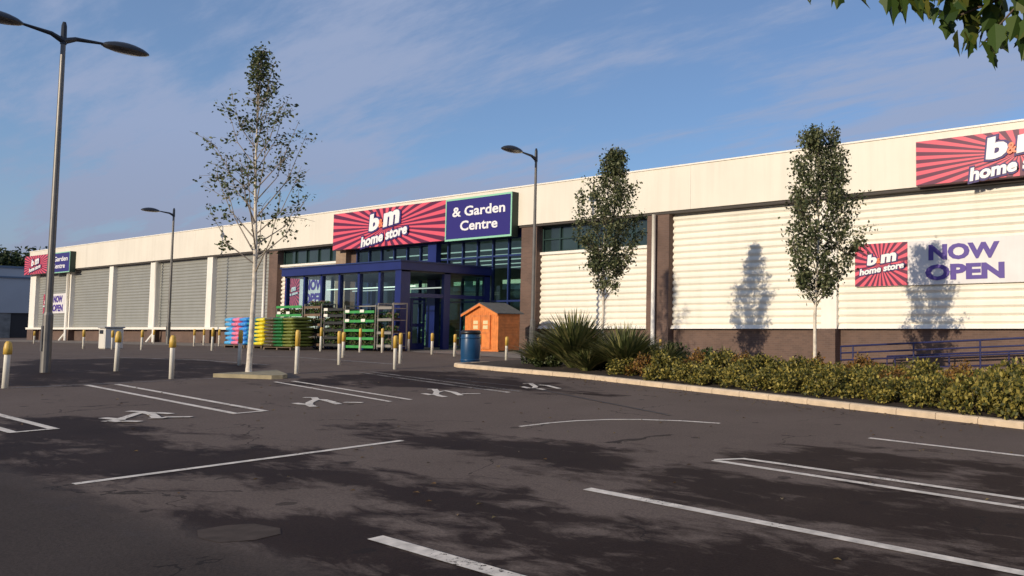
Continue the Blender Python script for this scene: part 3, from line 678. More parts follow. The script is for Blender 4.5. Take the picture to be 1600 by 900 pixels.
mb = MB(); mb.box(x1 - 0.1, x1 - 0.085, 22.05, y1 - 0.28, P0, 2.45); obj('glass_pane', mb, GLASS, porch)
mb = MB(); mb.box(x1 - 0.1, x1 - 0.085, 22.05, y1 - 0.28, 2.62, 3.55); obj('glass_pane', mb, GLASS, porch)
for yy in (20.25, 20.95):
    mb = MB()
    X = x1 - 1.2
    mb.box(X, X + 0.06, yy, yy + 0.08, P0, 2.45); mb.box(X, X + 0.06, yy + 0.58, yy + 0.66, P0, 2.45); mb.box(X, X + 0.06, yy + 0.08, yy + 0.58, P0, P0 + 0.3)
    mb.box(X, X + 0.06, yy + 0.08, yy + 0.58, 2.35, 2.45); mb.box(X + 0.02, X + 0.04, yy + 0.08, yy + 0.58, 1.15, 1.3)
    obj('door', mb, BLUE, porch)
mb = MB(); mb.box(x0 + 1.5, x1 - 0.6, y0 + 1.0, y0 + 1.05, 2.95, 3.0); mb.box(x0 + 1.5, x1 - 0.6, y0 + 2.4, y0 + 2.45, 2.95, 3.0); obj('porch_light', mb, STRIP, porch)

# ------------------------------------------------------------------ lettering
def text_mesh(name, body, place, m, parent, shear=0.0, off=0.0, depth=0.02, angle=0.0, w=None, h=None):
    """lettering of width w, x-height box h; place = (x, y, z) of its lower left corner, facing -Y; vertices go straight into the mesh"""
    cu = bpy.data.curves.new('tmp', 'FONT'); cu.body = body; cu.size = 1; cu.offset = off; cu.extrude = 0.5; cu.resolution_u = 3
    cu.align_x = 'CENTER'; cu.space_line = 0.95
    to = bpy.data.objects.new('tmp', cu); COL.objects.link(to)
    dg = bpy.context.evaluated_depsgraph_get(); me = bpy.data.meshes.new_from_object(to.evaluated_get(dg))
    bpy.data.objects.remove(to); bpy.data.curves.remove(cu)
    v = np.array([q.co[:] for q in me.vertices]); lo = v.min(0); hi = v.max(0)
    v[:, 0] = (v[:, 0] - lo[0]) / (hi[0] - lo[0]) * w
    v[:, 1] = (v[:, 1] - lo[1]) / (hi[1] - lo[1]) * h
    v[:, 2] = (v[:, 2] / 0.5) * depth / 2
    v[:, 0] += shear * v[:, 1]
    c, s = math.cos(R(angle)), math.sin(R(angle))
    xx = v[:, 0]*c - v[:, 1]*s; zz = v[:, 0]*s + v[:, 1]*c
    mb = MB(); mb.v = [(place[0] + a, place[1] - d, place[2] + b) for a, b, d in zip(xx, zz, v[:, 2])]
    mb.f = [tuple(p.vertices) for p in me.polygons]
    bpy.data.meshes.remove(me)
    return obj(name, mb, m, parent)

def burst_panel(name, x0, x1, y, z0, z1, cx, cz, m, parent, depth=0.25):
    mb = MB(); mb.box(x0, x1, y, y + depth, z0, z1)
    o = obj(name, mb, m, parent)
    a = o.data.attributes.new('sheet', 'FLOAT_VECTOR', 'POINT')
    org = o['_o']
    a.data.foreach_set('vector', [c for v in o.data.vertices for c in (v.co.x + org[0] - cx, 0, v.co.z + org[2] - cz)])
    return o

def logo(cx, cz, y, s, parent, depth=0.03, angle=7.5):
    """white slanted 'b&m' over 'home store', each with a navy outline; s = width of the lower line / 4.16 m"""
    ca, sa = math.cos(R(angle)), math.sin(R(angle))
    def P(dx, dz, dy=0): return (cx + s*(dx*ca - dz*sa), y - dy, cz + s*(dx*sa + dz*ca))
    d2 = depth
    for nm, mt, off, gw, yy in (('lettering_outline', NAVYO, 0.11, 0.11, 0.012), ('lettering', WHITE, 0.055, 0.0, 0.03)):
        text_mesh(nm, 'home store', P(-2.22 - gw, -0.74 - gw*0.8, yy), mt, parent, 0.24, off*0.8, d2, angle, w=s*(4.15 + 2*gw), h=s*(0.56 + 1.6*gw))
        text_mesh(nm, 'b', P(-1.42 - gw, -0.03 - gw*0.8, yy), mt, parent, 0.24, off, d2, angle, w=s*(0.92 + 2*gw), h=s*(0.92 + 1.6*gw))
        text_mesh(nm, 'm', P(-0.12 - gw, -0.03 - gw*0.8, yy), mt, parent, 0.24, off, d2, angle, w=s*(1.42 + 2*gw), h=s*(0.74 + 1.6*gw))
    text_mesh('ampersand', '&', P(-0.50, 0.02, 0.045), ORANGE, parent, 0.15, 0.03, d2, angle, w=s*0.42, h=s*0.46)

def store_sign(x0, x1, z0, z1, label, s, cx):
    t = thing('store_sign', label, 'sign', ((x0+x1)/2, FY, z0))
    mb = MB(); mb.box(x0, x1, FY - 0.29, FY - 0.003, z0, z1); obj('sign_box', mb, mat('maroon_sign_side', (0.10, 0.02, 0.04), 0.5), t)
    burst_panel('sign_face', x0 + 0.01, x1 - 0.01, FY - 0.31, z0 + 0.01, z1 - 0.01, cx, (z0+z1)/2, BURST, t, 0.018)
    logo(cx, (z0+z1)/2, FY - 0.325, s, t)
    return t
store_sign(-45.2, -35.12, 5.46, 7.52, 'large red sunburst store sign above the glazed entrance', 1.0, -40.25)
store_sign(-9.8, -2.6, 5.90, 7.42, 'red sunburst store sign at the right end of the fascia, above the banner', 0.78, -6.25)
store_sign(-92.95, -87.6, 5.70, 7.30, 'small red sunburst store sign at the far left corner of the store', 0.62, -90.3)
def garden_sign(x0, x1, z0, z1, label, fs):
    t = thing('garden_centre_sign', label, 'sign', ((x0+x1)/2, FY, z0))
    mb = MB(); mb.box(x0, x1, FY - 0.34, FY - 0.004, z0, z1); obj('sign_box', mb, DKGREEN, t)
    e = 0.09 * fs; mb = MB(); Y0, Y1 = FY - 0.365, FY - 0.343
    mb.box(x0 + 0.01, x1 - 0.01, Y0, Y1, z1 - e, z1); mb.box(x0 + 0.01, x1 - 0.01, Y0, Y1, z0, z0 + e)
    mb.box(x0 + 0.01, x0 + e, Y0, Y1, z0 + e, z1 - e); mb.box(x1 - e, x1 - 0.01, Y0, Y1, z0 + e, z1 - e)
    obj('sign_frame', mb, MINT, t)
    mb = MB(); mb.box(x0 + e, x1 - e, Y0 + 0.008, Y1, z0 + e, z1 - e); obj('sign_face', mb, NAVY, t)
    W, H = x1 - x0, z1 - z0
    text_mesh('lettering', '& Garden', (x0 + 0.115*W, Y0 + 0.0, z0 + 0.56*H), WHITE, t, 0, 0.022, 0.02, 0, w=0.79*W, h=0.235*H)
    text_mesh('lettering', 'Centre', (x0 + 0.24*W, Y0 + 0.0, z0 + 0.22*H), WHITE, t, 0, 0.022, 0.02, 0, w=0.56*W, h=0.235*H)
garden_sign(-35.10, -30.15, 5.40, 7.50, 'navy garden centre sign with pale green edge right of the entrance sign', 1.0)
garden_sign(-87.55, -82.8, 5.62, 7.30, 'small navy garden centre sign near the far left corner of the store', 0.8)
def banner(x0, x1, z0, z1, label, y=24.40, flipx=0.33):
    t = thing('opening_banner', label, 'banner', ((x0+x1)/2, y, z0))
    W, H = x1 - x0, z1 - z0
    mb = MB(); mb.box(x0, x1, y, y + 0.03, z0, z1); obj('banner_sheet', mb, BANNER, t)
    sq = min(H, flipx * W) if flipx else H
    burst_panel('sunburst_print', x0 + 0.005, x0 + W*flipx, y - 0.012, z0 + 0.005, z1 - 0.005, x0 + W*flipx/2, (z0+z1)/2, BURSTSQ, t, 0.008)
    logo(x0 + W*flipx*0.53, (z0+z1)/2 + 0.05, y - 0.02, W*flipx/4.9, t, depth=0.006)
    a = x0 + W*(flipx + 0.125)
    text_mesh('lettering', 'NOW', (a, y - 0.008, z0 + 0.54*H), PURPLE, t, 0, 0.05, 0.01, 0, w=0.40*W, h=0.36*H)
    text_mesh('lettering', 'OPEN', (a - 0.02*W, y - 0.008, z0 + 0.09*H), PURPLE, t, 0, 0.05, 0.01, 0, w=0.445*W, h=0.36*H)
banner(-12.44, -6.2, 2.57, 4.10, 'white opening banner with red sunburst square on the right hand ribbed bay')
banner(-51.4, -46.4, 2.35, 4.15, 'opening banner on the wall behind the glazed porch')
banner(-90.3, -85.4, 2.35, 4.0, 'opening banner on the grey bay at the far left corner', y=24.38)

# ------------------------------------------------------------------ lamp posts
def lamp(label, x, y, z, heads, r=0.11, top=8.45):
    t = thing('street_lamp', label, 'street lamp', (x, y, z))
    mb = MB(); zz = top
    mb.tube([(x, y, z - 0.05), (x, y, z + 1.35)], [r*1.12, r*1.12], 14)
    mb.tube([(x, y, z + 1.35), (x, y, z + 1.42), (x, y, zz - 0.5)], [r*1.12, r*0.85, r*0.55], 14)
    obj('pole', mb, GALV, t, smooth=False)
    mb = MB(); mb.tube([(x, y, zz - 0.55), (x, y, zz - 0.1), (x, y, zz)], [r*0.72, r*0.62, 0.03], 10); obj('pole_cap', mb, LAMPDK, t)
    mb = MB(); mb.box(x - 0.05, x + 0.05, y - r*1.2, y - r*1.05, z + 0.5, z + 1.1); obj('access_door', mb, GALV, t)
    for s in heads:
        za = zz - 0.35
        mb = MB(); mb.tube([(x, y, za - 0.12), (x, y + s*0.22, za), (x, y + s*0.75, za + 0.06)], [0.075, 0.055, 0.03], 8)
        a = obj('arm', mb, LAMPDK, t)
        c = (x, y + s*1.15, za + 0.03)
        mb = MB(); n = 20; rings = [(1.0, 0.0), (0.985, 0.035), (0.80, 0.10), (0.5, 0.155), (0.25, 0.18), (0.001, 0.185)]
        vs = []; fs = []
        for f, dz in rings:
            for k in range(n):
                an = 2*PI*k/n; vs.append((c[0] + 0.27*f*math.cos(an), c[1] + 0.47*f*math.sin(an), c[2] + dz))
        for i in range(len(rings)-1):
            for k in range(n): fs.append((i*n+k, i*n+(k+1) % n, (i+1)*n+(k+1) % n, (i+1)*n+k))
        mb.add(vs, fs); h = obj('lamp_head', mb, LAMPDK, t, smooth=True)
        mb = MB(); vs = []; fs = []
        rings = [(0.98, 0.0), (0.9, -0.03), (0.6, -0.065), (0.001, -0.08)]
        for f, dz in rings:
            for k in range(n):
                an = 2*PI*k/n; vs.append((c[0] + 0.27*f*math.cos(an), c[1] + 0.47*f*math.sin(an), c[2] + dz))
        for i in range(len(rings)-1):
            for k in range(n): fs.append((i*n+k, i*n+(k+1) % n, (i+1)*n+(k+1) % n, (i+1)*n+k))
        mb.add(vs, fs); obj('lens', mb, LAMPGL, h, smooth=True)
lamp('tall grey street lamp with two heads at the left edge', -24.88, 6.81, g(-24.88), (-1, 1), r=0.082)
lamp('grey street lamp with one head beside the orange shed', -25.28, 21.0, g(-25.28), (-1,), r=0.088, top=8.4)
lamp('slim grey street lamp with one head in front of the grey ribbed bays', -58.74, 21.49, 0.1, (-1,), r=0.09, top=8.6)

# ------------------------------------------------------------------ bollards
def make_bollard(kind):
    t = thing('bollard', '', 'bollard', (0, 0, 0), 'white and yellow bollards around the car park')
    mb = MB(); mb.lathe((0, 0, 0), [(0.0, -0.03), (0.046, -0.03), (0.044, 0.93), (0.035, 0.975), (0.0, 0.985)], 12)
    obj('post', mb, WHITEP, t, smooth=True)
    mb = MB()
    if kind == 'cap': prof = [(0.046, 0.72), (0.062, 0.72), (0.061, 0.86), (0.050, 0.955), (0.03, 1.0), (0.0, 1.003)]
    else: prof = [(0.046, 0.62), (0.053, 0.62), (0.052, 0.94), (0.036, 0.992), (0.0, 0.995)]
    mb.lathe((0, 0, 0), prof, 12); obj('sleeve', mb, YELLOW, t, smooth=True)
    return t
BK = {'cap': make_bollard('cap'), 'plain': make_bollard('plain')}
BUSED = set()
BOL = [
 (-20.67, 5.12, .89, 'cap', 'bollard with wide yellow cap at the left edge, nearest the tall twin lamp'),
 (-24.39, 7.93, .98, 'cap', 'bollard with wide yellow cap between the twin lamp and the slim lamp'),
 (-21.12, 7.82, .97, 'cap', 'bollard with wide yellow cap at the kerb left of the sparse birch'),
 (-20.91, 10.26, 1.1, 'plain', 'tall bollard standing just right of the sparse birch island'),
 (-24.89, 10.74, 1.0, 'plain', 'bollard close behind the sparse birch trunk, on its left'),
 (-23.54, 12.69, 1.0, 'plain', 'nearer of the two close bollards in front of the green shelving'),
 (-26.93, 14.63, .88, 'plain', 'farther of the two close bollards in front of the green shelving'),
 (-30.3, 17.95, .98, 'plain', 'bollard in front of the steel trolley nearest the porch corner'),
 (-20.85, 12.72, .94, 'plain', 'nearest bollard in front of the porch door, left of a close pair'),
 (-23.05, 14.22, .95, 'plain', 'bollard right behind the nearest one in front of the porch door'),
 (-31.34, 19.68, .84, 'plain', 'bollard standing by the right corner post of the porch'),
 (-27.16, 17.98, .82, 'plain', 'bollard alone in front of the porch side opening'),
 (-31.75, 17.9, .98, 'plain', 'bollard directly before the middle of the green shelving'),
 (-34.65, 17.9, 1.03, 'plain', 'bollard before the dark plant trolley, beside the brown one'),
 (-25.55, 17.79, .82, 'plain', 'bollard just left of the blue litter bin'),
 (-23.04, 16.95, .87, 'plain', 'bollard just behind the blue litter bin on its right'),
 (-22.2, 17.39, .83, 'plain', 'bollard in front of the right side of the orange shed'),
 (-26.6, 22.4, .62, 'plain', 'short bollard between the single lamp and the spiky plant'),
 (-20.6, 23.3, .72, 'plain', 'short bollard by the white downpipe behind the shrubs'),
 (-68.9, 18.27, .82, 'plain', 'far bollard under the corner of the store, left of the twin lamp'),
 (-49.03, 14.7, .92, 'plain', 'bollard just left of the white litter bin'),
 (-46.34, 14.89, .89, 'plain', 'bollard just right of the white litter bin'),
 (-43.76, 15.07, .92, 'plain', 'bollard before the third grey bay, left of the slim lamp'),
 (-62.12, 21.99, .91, 'plain', 'far bollard close to the wall, left of the slim lamp'),
 (-50.96, 19.81, .95, 'plain', 'bollard between the slim lamp and the pink and blue sacks'),
 (-39.79, 16.12, 1.0, 'plain', 'nearest bollard left of the pink and blue sacks'),
 (-49.76, 20.47, .95, 'plain', 'far bollard touching the left edge of the pink and blue sacks'),
 (-52.6, 20.9, .95, 'plain', 'far bollard left of the nearest bollard by the sacks')]
for x, y, h, k, lab in BOL:
    b = BK[k] if k not in BUSED else copy_tree(BK[k])
    BUSED.add(k)
    b.location = (x, y, g(x)); b.scale = (1, 1, h); b['label'] = lab
    b.rotation_euler = (R(random.Random(x).uniform(-1.2, 1.2)), R(random.Random(y).uniform(-1.2, 1.2)), 0)

# ------------------------------------------------------------------ bins
bx, by = -21.62, 15.6; bz = g(bx)
t = thing('litter_bin', 'blue round litter bin with dark rim at the tip of the kerb', 'bin', (bx, by, bz))
mb = MB(); mb.lathe((bx, by, bz), [(0, 0.0), (0.25, 0.0), (0.27, 0.05), (0.285, 0.55), (0.27, 0.92), (0.262, 0.95)], 24); obj('body', mb, BINBLUE, t, smooth=True)
mb = MB(); mb.lathe((bx, by, bz), [(0.262, 0.93), (0.292, 0.94), (0.292, 1.02), (0.24, 1.06), (0.2, 1.05), (0.18, 0.9), (0, 0.88)], 24); obj('rim', mb, BLACK, t, smooth=True)
mb = MB(); mb.lathe((bx, by, bz), [(0.28, 0.1), (0.292, 0.11), (0.292, 0.14), (0.28, 0.15)], 24); mb.lathe((bx, by, bz), [(0.283, 0.80), (0.292, 0.81), (0.292, 0.84), (0.277, 0.85)], 24); obj('hoop', mb, BINBLUE, t, smooth=True)
bx, by = -47.6, 15.2; bz = 0.1
t = thing('litter_bin', 'square off-white litter bin with dark opening in front of the grey bays', 'bin', (bx, by, bz))
mb = MB(); mb.bevbox(bx - 0.38, bx + 0.3, by - 0.3, by + 0.4, bz, bz + 0.98, 0.04); obj('body', mb, BINWHITE, t)
mb = MB(); mb.bevbox(bx - 0.42, bx + 0.34, by - 0.34, by + 0.44, bz + 0.98, bz + 1.06, 0.025); obj('lid', mb, mat('grey_lid', (0.35, 0.34, 0.32), 0.5), t)
mb = MB(); mb.box(bx - 0.24, bx + 0.16, by - 0.315, by - 0.303, bz + 0.72, bz + 0.9); obj('opening', mb, BLACK, t)

# ------------------------------------------------------------------ shed
sx0, sx1, sy0, sy1 = -29.5, -27.35, 21.0, 22.05; sz = g(-28.5) + 0.01; ez = 1.70; az = 2.12; mxx = (sx0 + sx1) / 2
sh = thing('garden_shed', 'small orange timber shed with double doors and grey felt roof', 'shed', (mxx, sy0, sz))
mb = MB()
def boards_x(y, x0, x1, z0, top, mb):
    n = int((x1 - x0) / 0.12); w = (x1 - x0) / n
    for k in range(n):
        a = x0 + k*w; b = a + w - 0.008
        mb.add([(a, y, z0), (b, y, z0), (b, y, top(b)), (a, y, top(a)), (a, y + 0.03, z0), (b, y + 0.03, z0), (b, y + 0.03, top(b)), (a, y + 0.03, top(a))],
               [(0,1,2,3), (0,3,7,4), (1,5,6,2), (3,2,6,7)])
topf = lambda x: ez + (az - ez) * (1 - abs(x - mxx) / (mxx - sx0))
boards_x(sy0, sx0, sx1, sz + 0.06, topf, mb)
mb.box(sx0 + 0.01, sx1 - 0.01, sy0 + 0.031, sy0 + 0.04, sz, ez)
obj('front_wall', mb, WOOD, sh)
mb = MB(); k = 0; z = sz + 0.04
while z < ez - 0.02:
    for xx, sgn in ((sx1, 1), (sx0, -1)):
        mb.add([(xx, sy0 + 0.03, z), (xx, sy1, z), (xx - sgn*0.012, sy1, z + 0.115), (xx - sgn*0.012, sy0 + 0.03, z + 0.115), (xx - sgn*0.03, sy0 + 0.03, z), (xx - sgn*0.03, sy1, z)], [(0,1,2,3), (0,4,5,1)])
    z += 0.12
mb.box(sx0 + 0.03, sx1 - 0.03, sy1 - 0.03, sy1, sz, ez)
obj('side_wall', mb, WOODD, sh)
mb = MB(); ov = 0.12
for s in (-1, 1):
    e = mxx + s * (mxx - sx0 + ov); ezz = ez - ov * (az - ez) / (mxx - sx0) + 0.02
    a = [(mxx, sy0 - ov, az + 0.02), (e, sy0 - ov, ezz), (e, sy1 + ov, ezz), (mxx, sy1 + ov, az + 0.02)]
    mb.add(a + [(p[0], p[1], p[2] + 0.035) for p in a], [(0,1,2,3), (4,5,6,7), (0,1,5,4), (1,2,6,5), (2,3,7,6)])
obj('roof', mb, FELT, sh)
mb = MB()
for s in (-1, 1):
    e = mxx + s * (mxx - sx0 + ov - 0.01); ezz = ez - (ov - 0.01) * (az - ez) / (mxx - sx0) + 0.01
    p = [(mxx, az + 0.012), (e, ezz), (e, ezz - 0.10), (mxx, az - 0.088)]
    mb.add([(x, sy0 - ov - 0.02, z) for x, z in p] + [(x, sy0 - ov - 0.002, z) for x, z in p], [(0,1,2,3), (4,5,6,7), (2,3,7,6), (0,1,5,4)])
obj('barge_board', mb, WOOD, sh)
for s in (-1, 1):
    a, b = (mxx - 0.62, mxx - 0.01) if s < 0 else (mxx + 0.01, mxx + 0.62)
    mb = MB(); mb.box(a, b, sy0 - 0.035, sy0 - 0.005, sz + 0.1, ez - 0.06)
    d = obj('door', mb, WOOD, sh)
    mb = MB()
    for (p, q, z0, z1) in ((a, a + 0.07, sz + .1, ez - .06), (b - 0.07, b, sz + .1, ez - .06), (a + .07, b - .07, sz + .1, sz + .2), (a + .07, b - .07, ez - .15, ez - .06), (a + .07, b - .07, 0.85, 0.93)):
        mb.box(p, q, sy0 - 0.05, sy0 - 0.036, z0, z1)
    obj('door_frame', mb, WOODD, sh)
    mb = MB(); c = (a + b) / 2
    for dz in (0.0, 0.2): mb.box(c - 0.15, c + 0.15, sy0 - 0.05, sy0 - 0.037, 1.05 + dz, 1.2 + dz)
    obj('window', mb, SHEDGL, d)

# ------------------------------------------------------------------ stock in front of the store
def bag_mesh(w, d, h):
    mb = MB(); nx_, ny_ = 6, 6; top = []; bot = []
    for j in range(ny_ + 1):
        for i in range(nx_ + 1):
            u, v = i/nx_*2 - 1, j/ny_*2 - 1
            f = max(0.0, (1 - abs(u)**5) * (1 - abs(v)**5)) ** 0.35
            top.append((u*w/2*(0.96 + 0.04*f), v*d/2*(0.96 + 0.04*f), h/2 + h/2*(0.45 + 0.53*f) + 0.008*math.sin(7*u + 5*v)))
            bot.append((u*w/2*(0.96 + 0.04*f), v*d/2*(0.96 + 0.04*f), h/2 - h/2*(0.45 + 0.45*f)))
    n = (nx_+1)*(ny_+1); vs = top + bot; fs = []
    for j in range(ny_):
        for i in range(nx_):
            a = j*(nx_+1) + i
            fs += [(a, a+1, a+nx_+2, a+nx_+1), (n+a, n+a+nx_+1, n+a+nx_+2, n+a+1)]
    rim = [i for i in range(nx_+1)] + [(j+1)*(nx_+1)-1 for j in range(1, ny_+1)] + [ny_*(nx_+1) + i for i in range(nx_-1, -1, -1)] + [j*(nx_+1) for j in range(ny_-1, 0, -1)]
    for a, b in zip(rim, rim[1:] + rim[:1]): fs.append((a, n+a, n+b, b))
    return mb.add(vs, fs)
def bag_stack(xc, y, cols, layers, bw, bd, bh, label_fn, group):
    pb = MB(); W = bw * len(cols)
    for k in range(3): pb.box(-W/2 + k*(W-0.1)/2, -W/2 + k*(W-0.1)/2 + 0.1, -bd/2, bd/2, 0.0, 0.10)
    for k in range(6): pb.box(-W/2, W/2, -bd/2 + k*(bd-0.1)/5, -bd/2 + k*(bd-0.1)/5 + 0.1, 0.10, 0.125)
    p = obj('pallet', pb, PALLET, None); p.location = (xc, y, 0.112); tag(p, 'timber pallet under the ' + group, 'pallet')
    rng = random.Random(int(xc*10))
    for ci, (cname, colr, lettered) in enumerate(cols):
        src = obj('sack', bag_mesh(bw*0.98, bd, bh*1.04), mat(cname.replace(' ', '_') + '_sack_plastic', colr, 0.35, var=0.22, vscale=9), None, smooth=True)
        for k in range(layers):
            b = src if k == 0 else src.copy()
            if k: COL.objects.link(b)
            b.location = (xc - W/2 + bw*(ci + 0.5) + rng.uniform(-.02, .02), y + rng.uniform(-.05, .02), 0.24 + k*bh)
            b.rotation_euler = (0, 0, rng.uniform(-.04, .04))
            where = 'top' if k == layers - 1 else ('bottom' if k == 0 else 'middle')
            tag(b, label_fn(cname, where, ci), 'sack', f'{cname} sacks, {where} of the {group}' )
bag_stack(-44.58, 19.45, [('pale blue', (0.10, 0.42, 0.75), 1), ('pink', (0.80, 0.22, 0.35), 1), ('bright blue', (0.06, 0.30, 0.72), 1)], 6, 0.68, 0.95, 0.23,
          lambda c, w, i: f'{c} plastic sack in the {w} of the pink and blue pile', 'pile of pink and blue sacks')
bag_stack(-42.65, 19.45, [('teal', (0.03, 0.30, 0.33), 1), ('yellow', (0.78, 0.66, 0.04), 1)], 7, 0.75, 0.95, 0.193,
          lambda c, w, i: f'{c} plastic sack in the {w} of the yellow and teal pile', 'pile of yellow and teal sacks')
bag_stack(-38.2, 18.35, [('brown', (0.10, 0.08, 0.045), 1), ('dark green', (0.02, 0.14, 0.03), 1), ('olive', (0.16, 0.18, 0.03), 1)], 9, 0.78, 0.9, 0.148,
          lambda c, w, i: f'{c} compost sack in the {w} of the dark pile left of the trolleys', 'pile of compost sacks')
def rack(x0, x1, y, zs, top, shelf_m, label, goods=None, side=RACKM):
    t = thing('plant_trolley', label, 'plant trolley', ((x0+x1)/2, y, 0.112))
    mb = MB()
    for x in (x0, x1 - 0.04):
        for yy in (y, y + 0.58): mb.box(x, x + 0.04, yy, yy + 0.04, 0.2, top)
        mb.box(x, x + 0.04, y + 0.04, y + 0.58, top - 0.05, top)
    mb.box(x0 + 0.04, x1 - 0.04, y + 0.58, y + 0.62, top - 0.05, top)
    obj('frame', mb, side, t)
    for z in zs:
        mb = MB(); mb.box(x0 + 0.045, x1 - 0.045, y - 0.02, y + 0.62, z, z + 0.03); mb.box(x0 + 0.045, x1 - 0.045, y - 0.04, y - 0.021, z - 0.02, z + 0.09)
        obj('shelf', mb, shelf_m, t)
    for x in (x0 + 0.08, x1 - 0.08):
        for yy in (y + 0.05, y + 0.55):
            mb = MB(); mb.tube([(x - 0.02, yy, 0.165), (x + 0.02, yy, 0.165)], 0.055, 10); obj('wheel', mb, BLACK, t)
    return t
rack(-40.7, -38.4, 19.0, (0.3, 1.65, 2.05), 2.12, GREENSH, 'green trolley behind the dark pile of compost sacks')
rack(-38.25, -36.8, 19.0, (0.3, 0.75, 1.2, 1.65, 2.0), 2.2, BROWNSH, 'brown plant trolley between the compost sacks and the dark trolley')
rack(-36.6, -35.0, 19.0, (0.3, 0.62, 0.95, 1.28, 1.6, 1.88), 1.95, BLACKSH, 'dark plant trolley with white price cards, left of the green one')
rack(-34.85, -32.55, 18.95, (0.25, 0.6, 0.95, 1.35, 1.75), 2.08, GREENSH, 'wide bright green trolley standing before the porch glass')
rack(-32.4, -31.3, 18.95, (0.3, 0.85, 1.4, 1.9), 2.15, RACKM, 'steel plant trolley nearest the porch corner post')
for x, z, y in ((-36.5, 1.86, 18.94), (-36.5, 1.60, 18.94), (-38.1, 1.28, 18.94), (-34.7, 1.36, 18.89), (-34.7, 1.76, 18.89), (-33.6, 1.76, 18.89), (-33.5, 1.36, 18.89), (-40.5, 1.75, 18.94), (-39.7, 1.75, 18.94)):
    mb = MB(); mb.box(x, x + 0.3, y - 0.006, y + 0.004, z, z + 0.12)
    tag(obj('price_card', mb, CARD, None, org=(x, y, z)), 'small white price card on the front edge of a trolley shelf', 'price card', 'white price cards on the trolleys')
def tray_src(seed):
    rng = random.Random(seed)
    mb = MB(); mb.box(-0.28, 0.28, -0.2, 0.2, 0, 0.09)
    t = obj('plant_tray', mb, BLACK, None); lf = MB()
    pts = [(rng.uniform(-.27, .27), rng.uniform(-.2, .2), rng.uniform(.08, .27)) for _ in range(260)]
    leaves(lf, pts, 0.085, rng, up=0.5)
    obj('foliage', lf, LEAF_POT, t); t['category'] = 'plant tray'
    return t
trays = [tray_src(1), tray_src(2)]; used = [0, 0]; rr = random.Random(7)
def put_tray(x, y, z, k, lab):
    if used[k]: o = copy_tree(trays[k])
    else: o = trays[k]; used[k] = 1
    o.location = (x, y, z + 0.034); o['label'] = lab; o['group'] = 'trays of plants: ' + lab
for x0_, w_, y_, zs, nm in ((-38.25, 1.45, 19.0, (0.3, 0.75, 1.2, 1.65, 2.0), 'brown plant trolley'), (-36.6, 1.6, 19.0, (0.3, 0.62, 0.95, 1.28, 1.6), 'dark plant trolley'), (-40.7, 2.3, 19.0, (1.65,), 'green trolley behind the compost sacks'), (-34.85, 2.3, 18.95, (0.25, 0.6, 0.95, 1.35), 'wide green trolley'), (-32.4, 1.1, 18.95, (0.3, 0.85, 1.4), 'steel trolley by the porch corner')):
    for z in zs:
        n_ = max(1, int(w_ / 0.62))
        for k in range(n_):
            sh_ = {0.25: 'bottom', 0.3: 'bottom'}.get(z, 'upper')
            put_tray(x0_ + w_ * (k + 0.5) / n_, y_ + 0.28, z, rr.randint(0, 1), f'tray of leafy plants on {"the bottom shelf" if sh_ == "bottom" else "an upper shelf"} of the {nm}')

# ------------------------------------------------------------------ handrails
def rail(label, x0, x1, y, zt0, slope, mids, posts_, foot):
    t = thing('handrail', label, 'handrail', (x0, y, zt0 - 1))
    f = lambda x, dz=0: (x, y, zt0 + slope*(x - x0) - dz)
    mb = MB(); mb.tube([f(x0), f(x1)], 0.032, 8); obj('top_rail', mb, RAILB, t, smooth=True)
    for dz in mids:
        mb = MB(); mb.tube([f(x0, dz), f(x1, dz)], 0.028, 8); obj('mid_rail', mb, RAILB, t, smooth=True)
    for x in posts_:
        mb = MB(); mb.tube([(x, y, foot(x)), f(x, 0.0)], 0.03, 8); obj('post', mb, RAILB, t)
    mb = MB(); mb.tube([f(x0), f(x0, mids[-1])], 0.022, 8); obj('end_rail', mb, RAILB, t)
rail('dark blue ramp handrail standing out before the brick base, the taller one', -11.9, 9.0, 22.3, 0.47, 0.052, (0.22, 0.45), (-11.45, -9.3, -7.13, -4.9, -2.6, 0.2, 3, 6), lambda x: -0.32 + 0.025*(x + 12))
rail('lower dark blue handrail close to the brick base behind the ramp', -11.0, 9.0, 24.0, 0.10, 0.055, (0.42,), (-10.7, -8.74, -6.73, -4.4, -2, 1, 4), lambda x: -0.3 + 0.025*(x + 12))

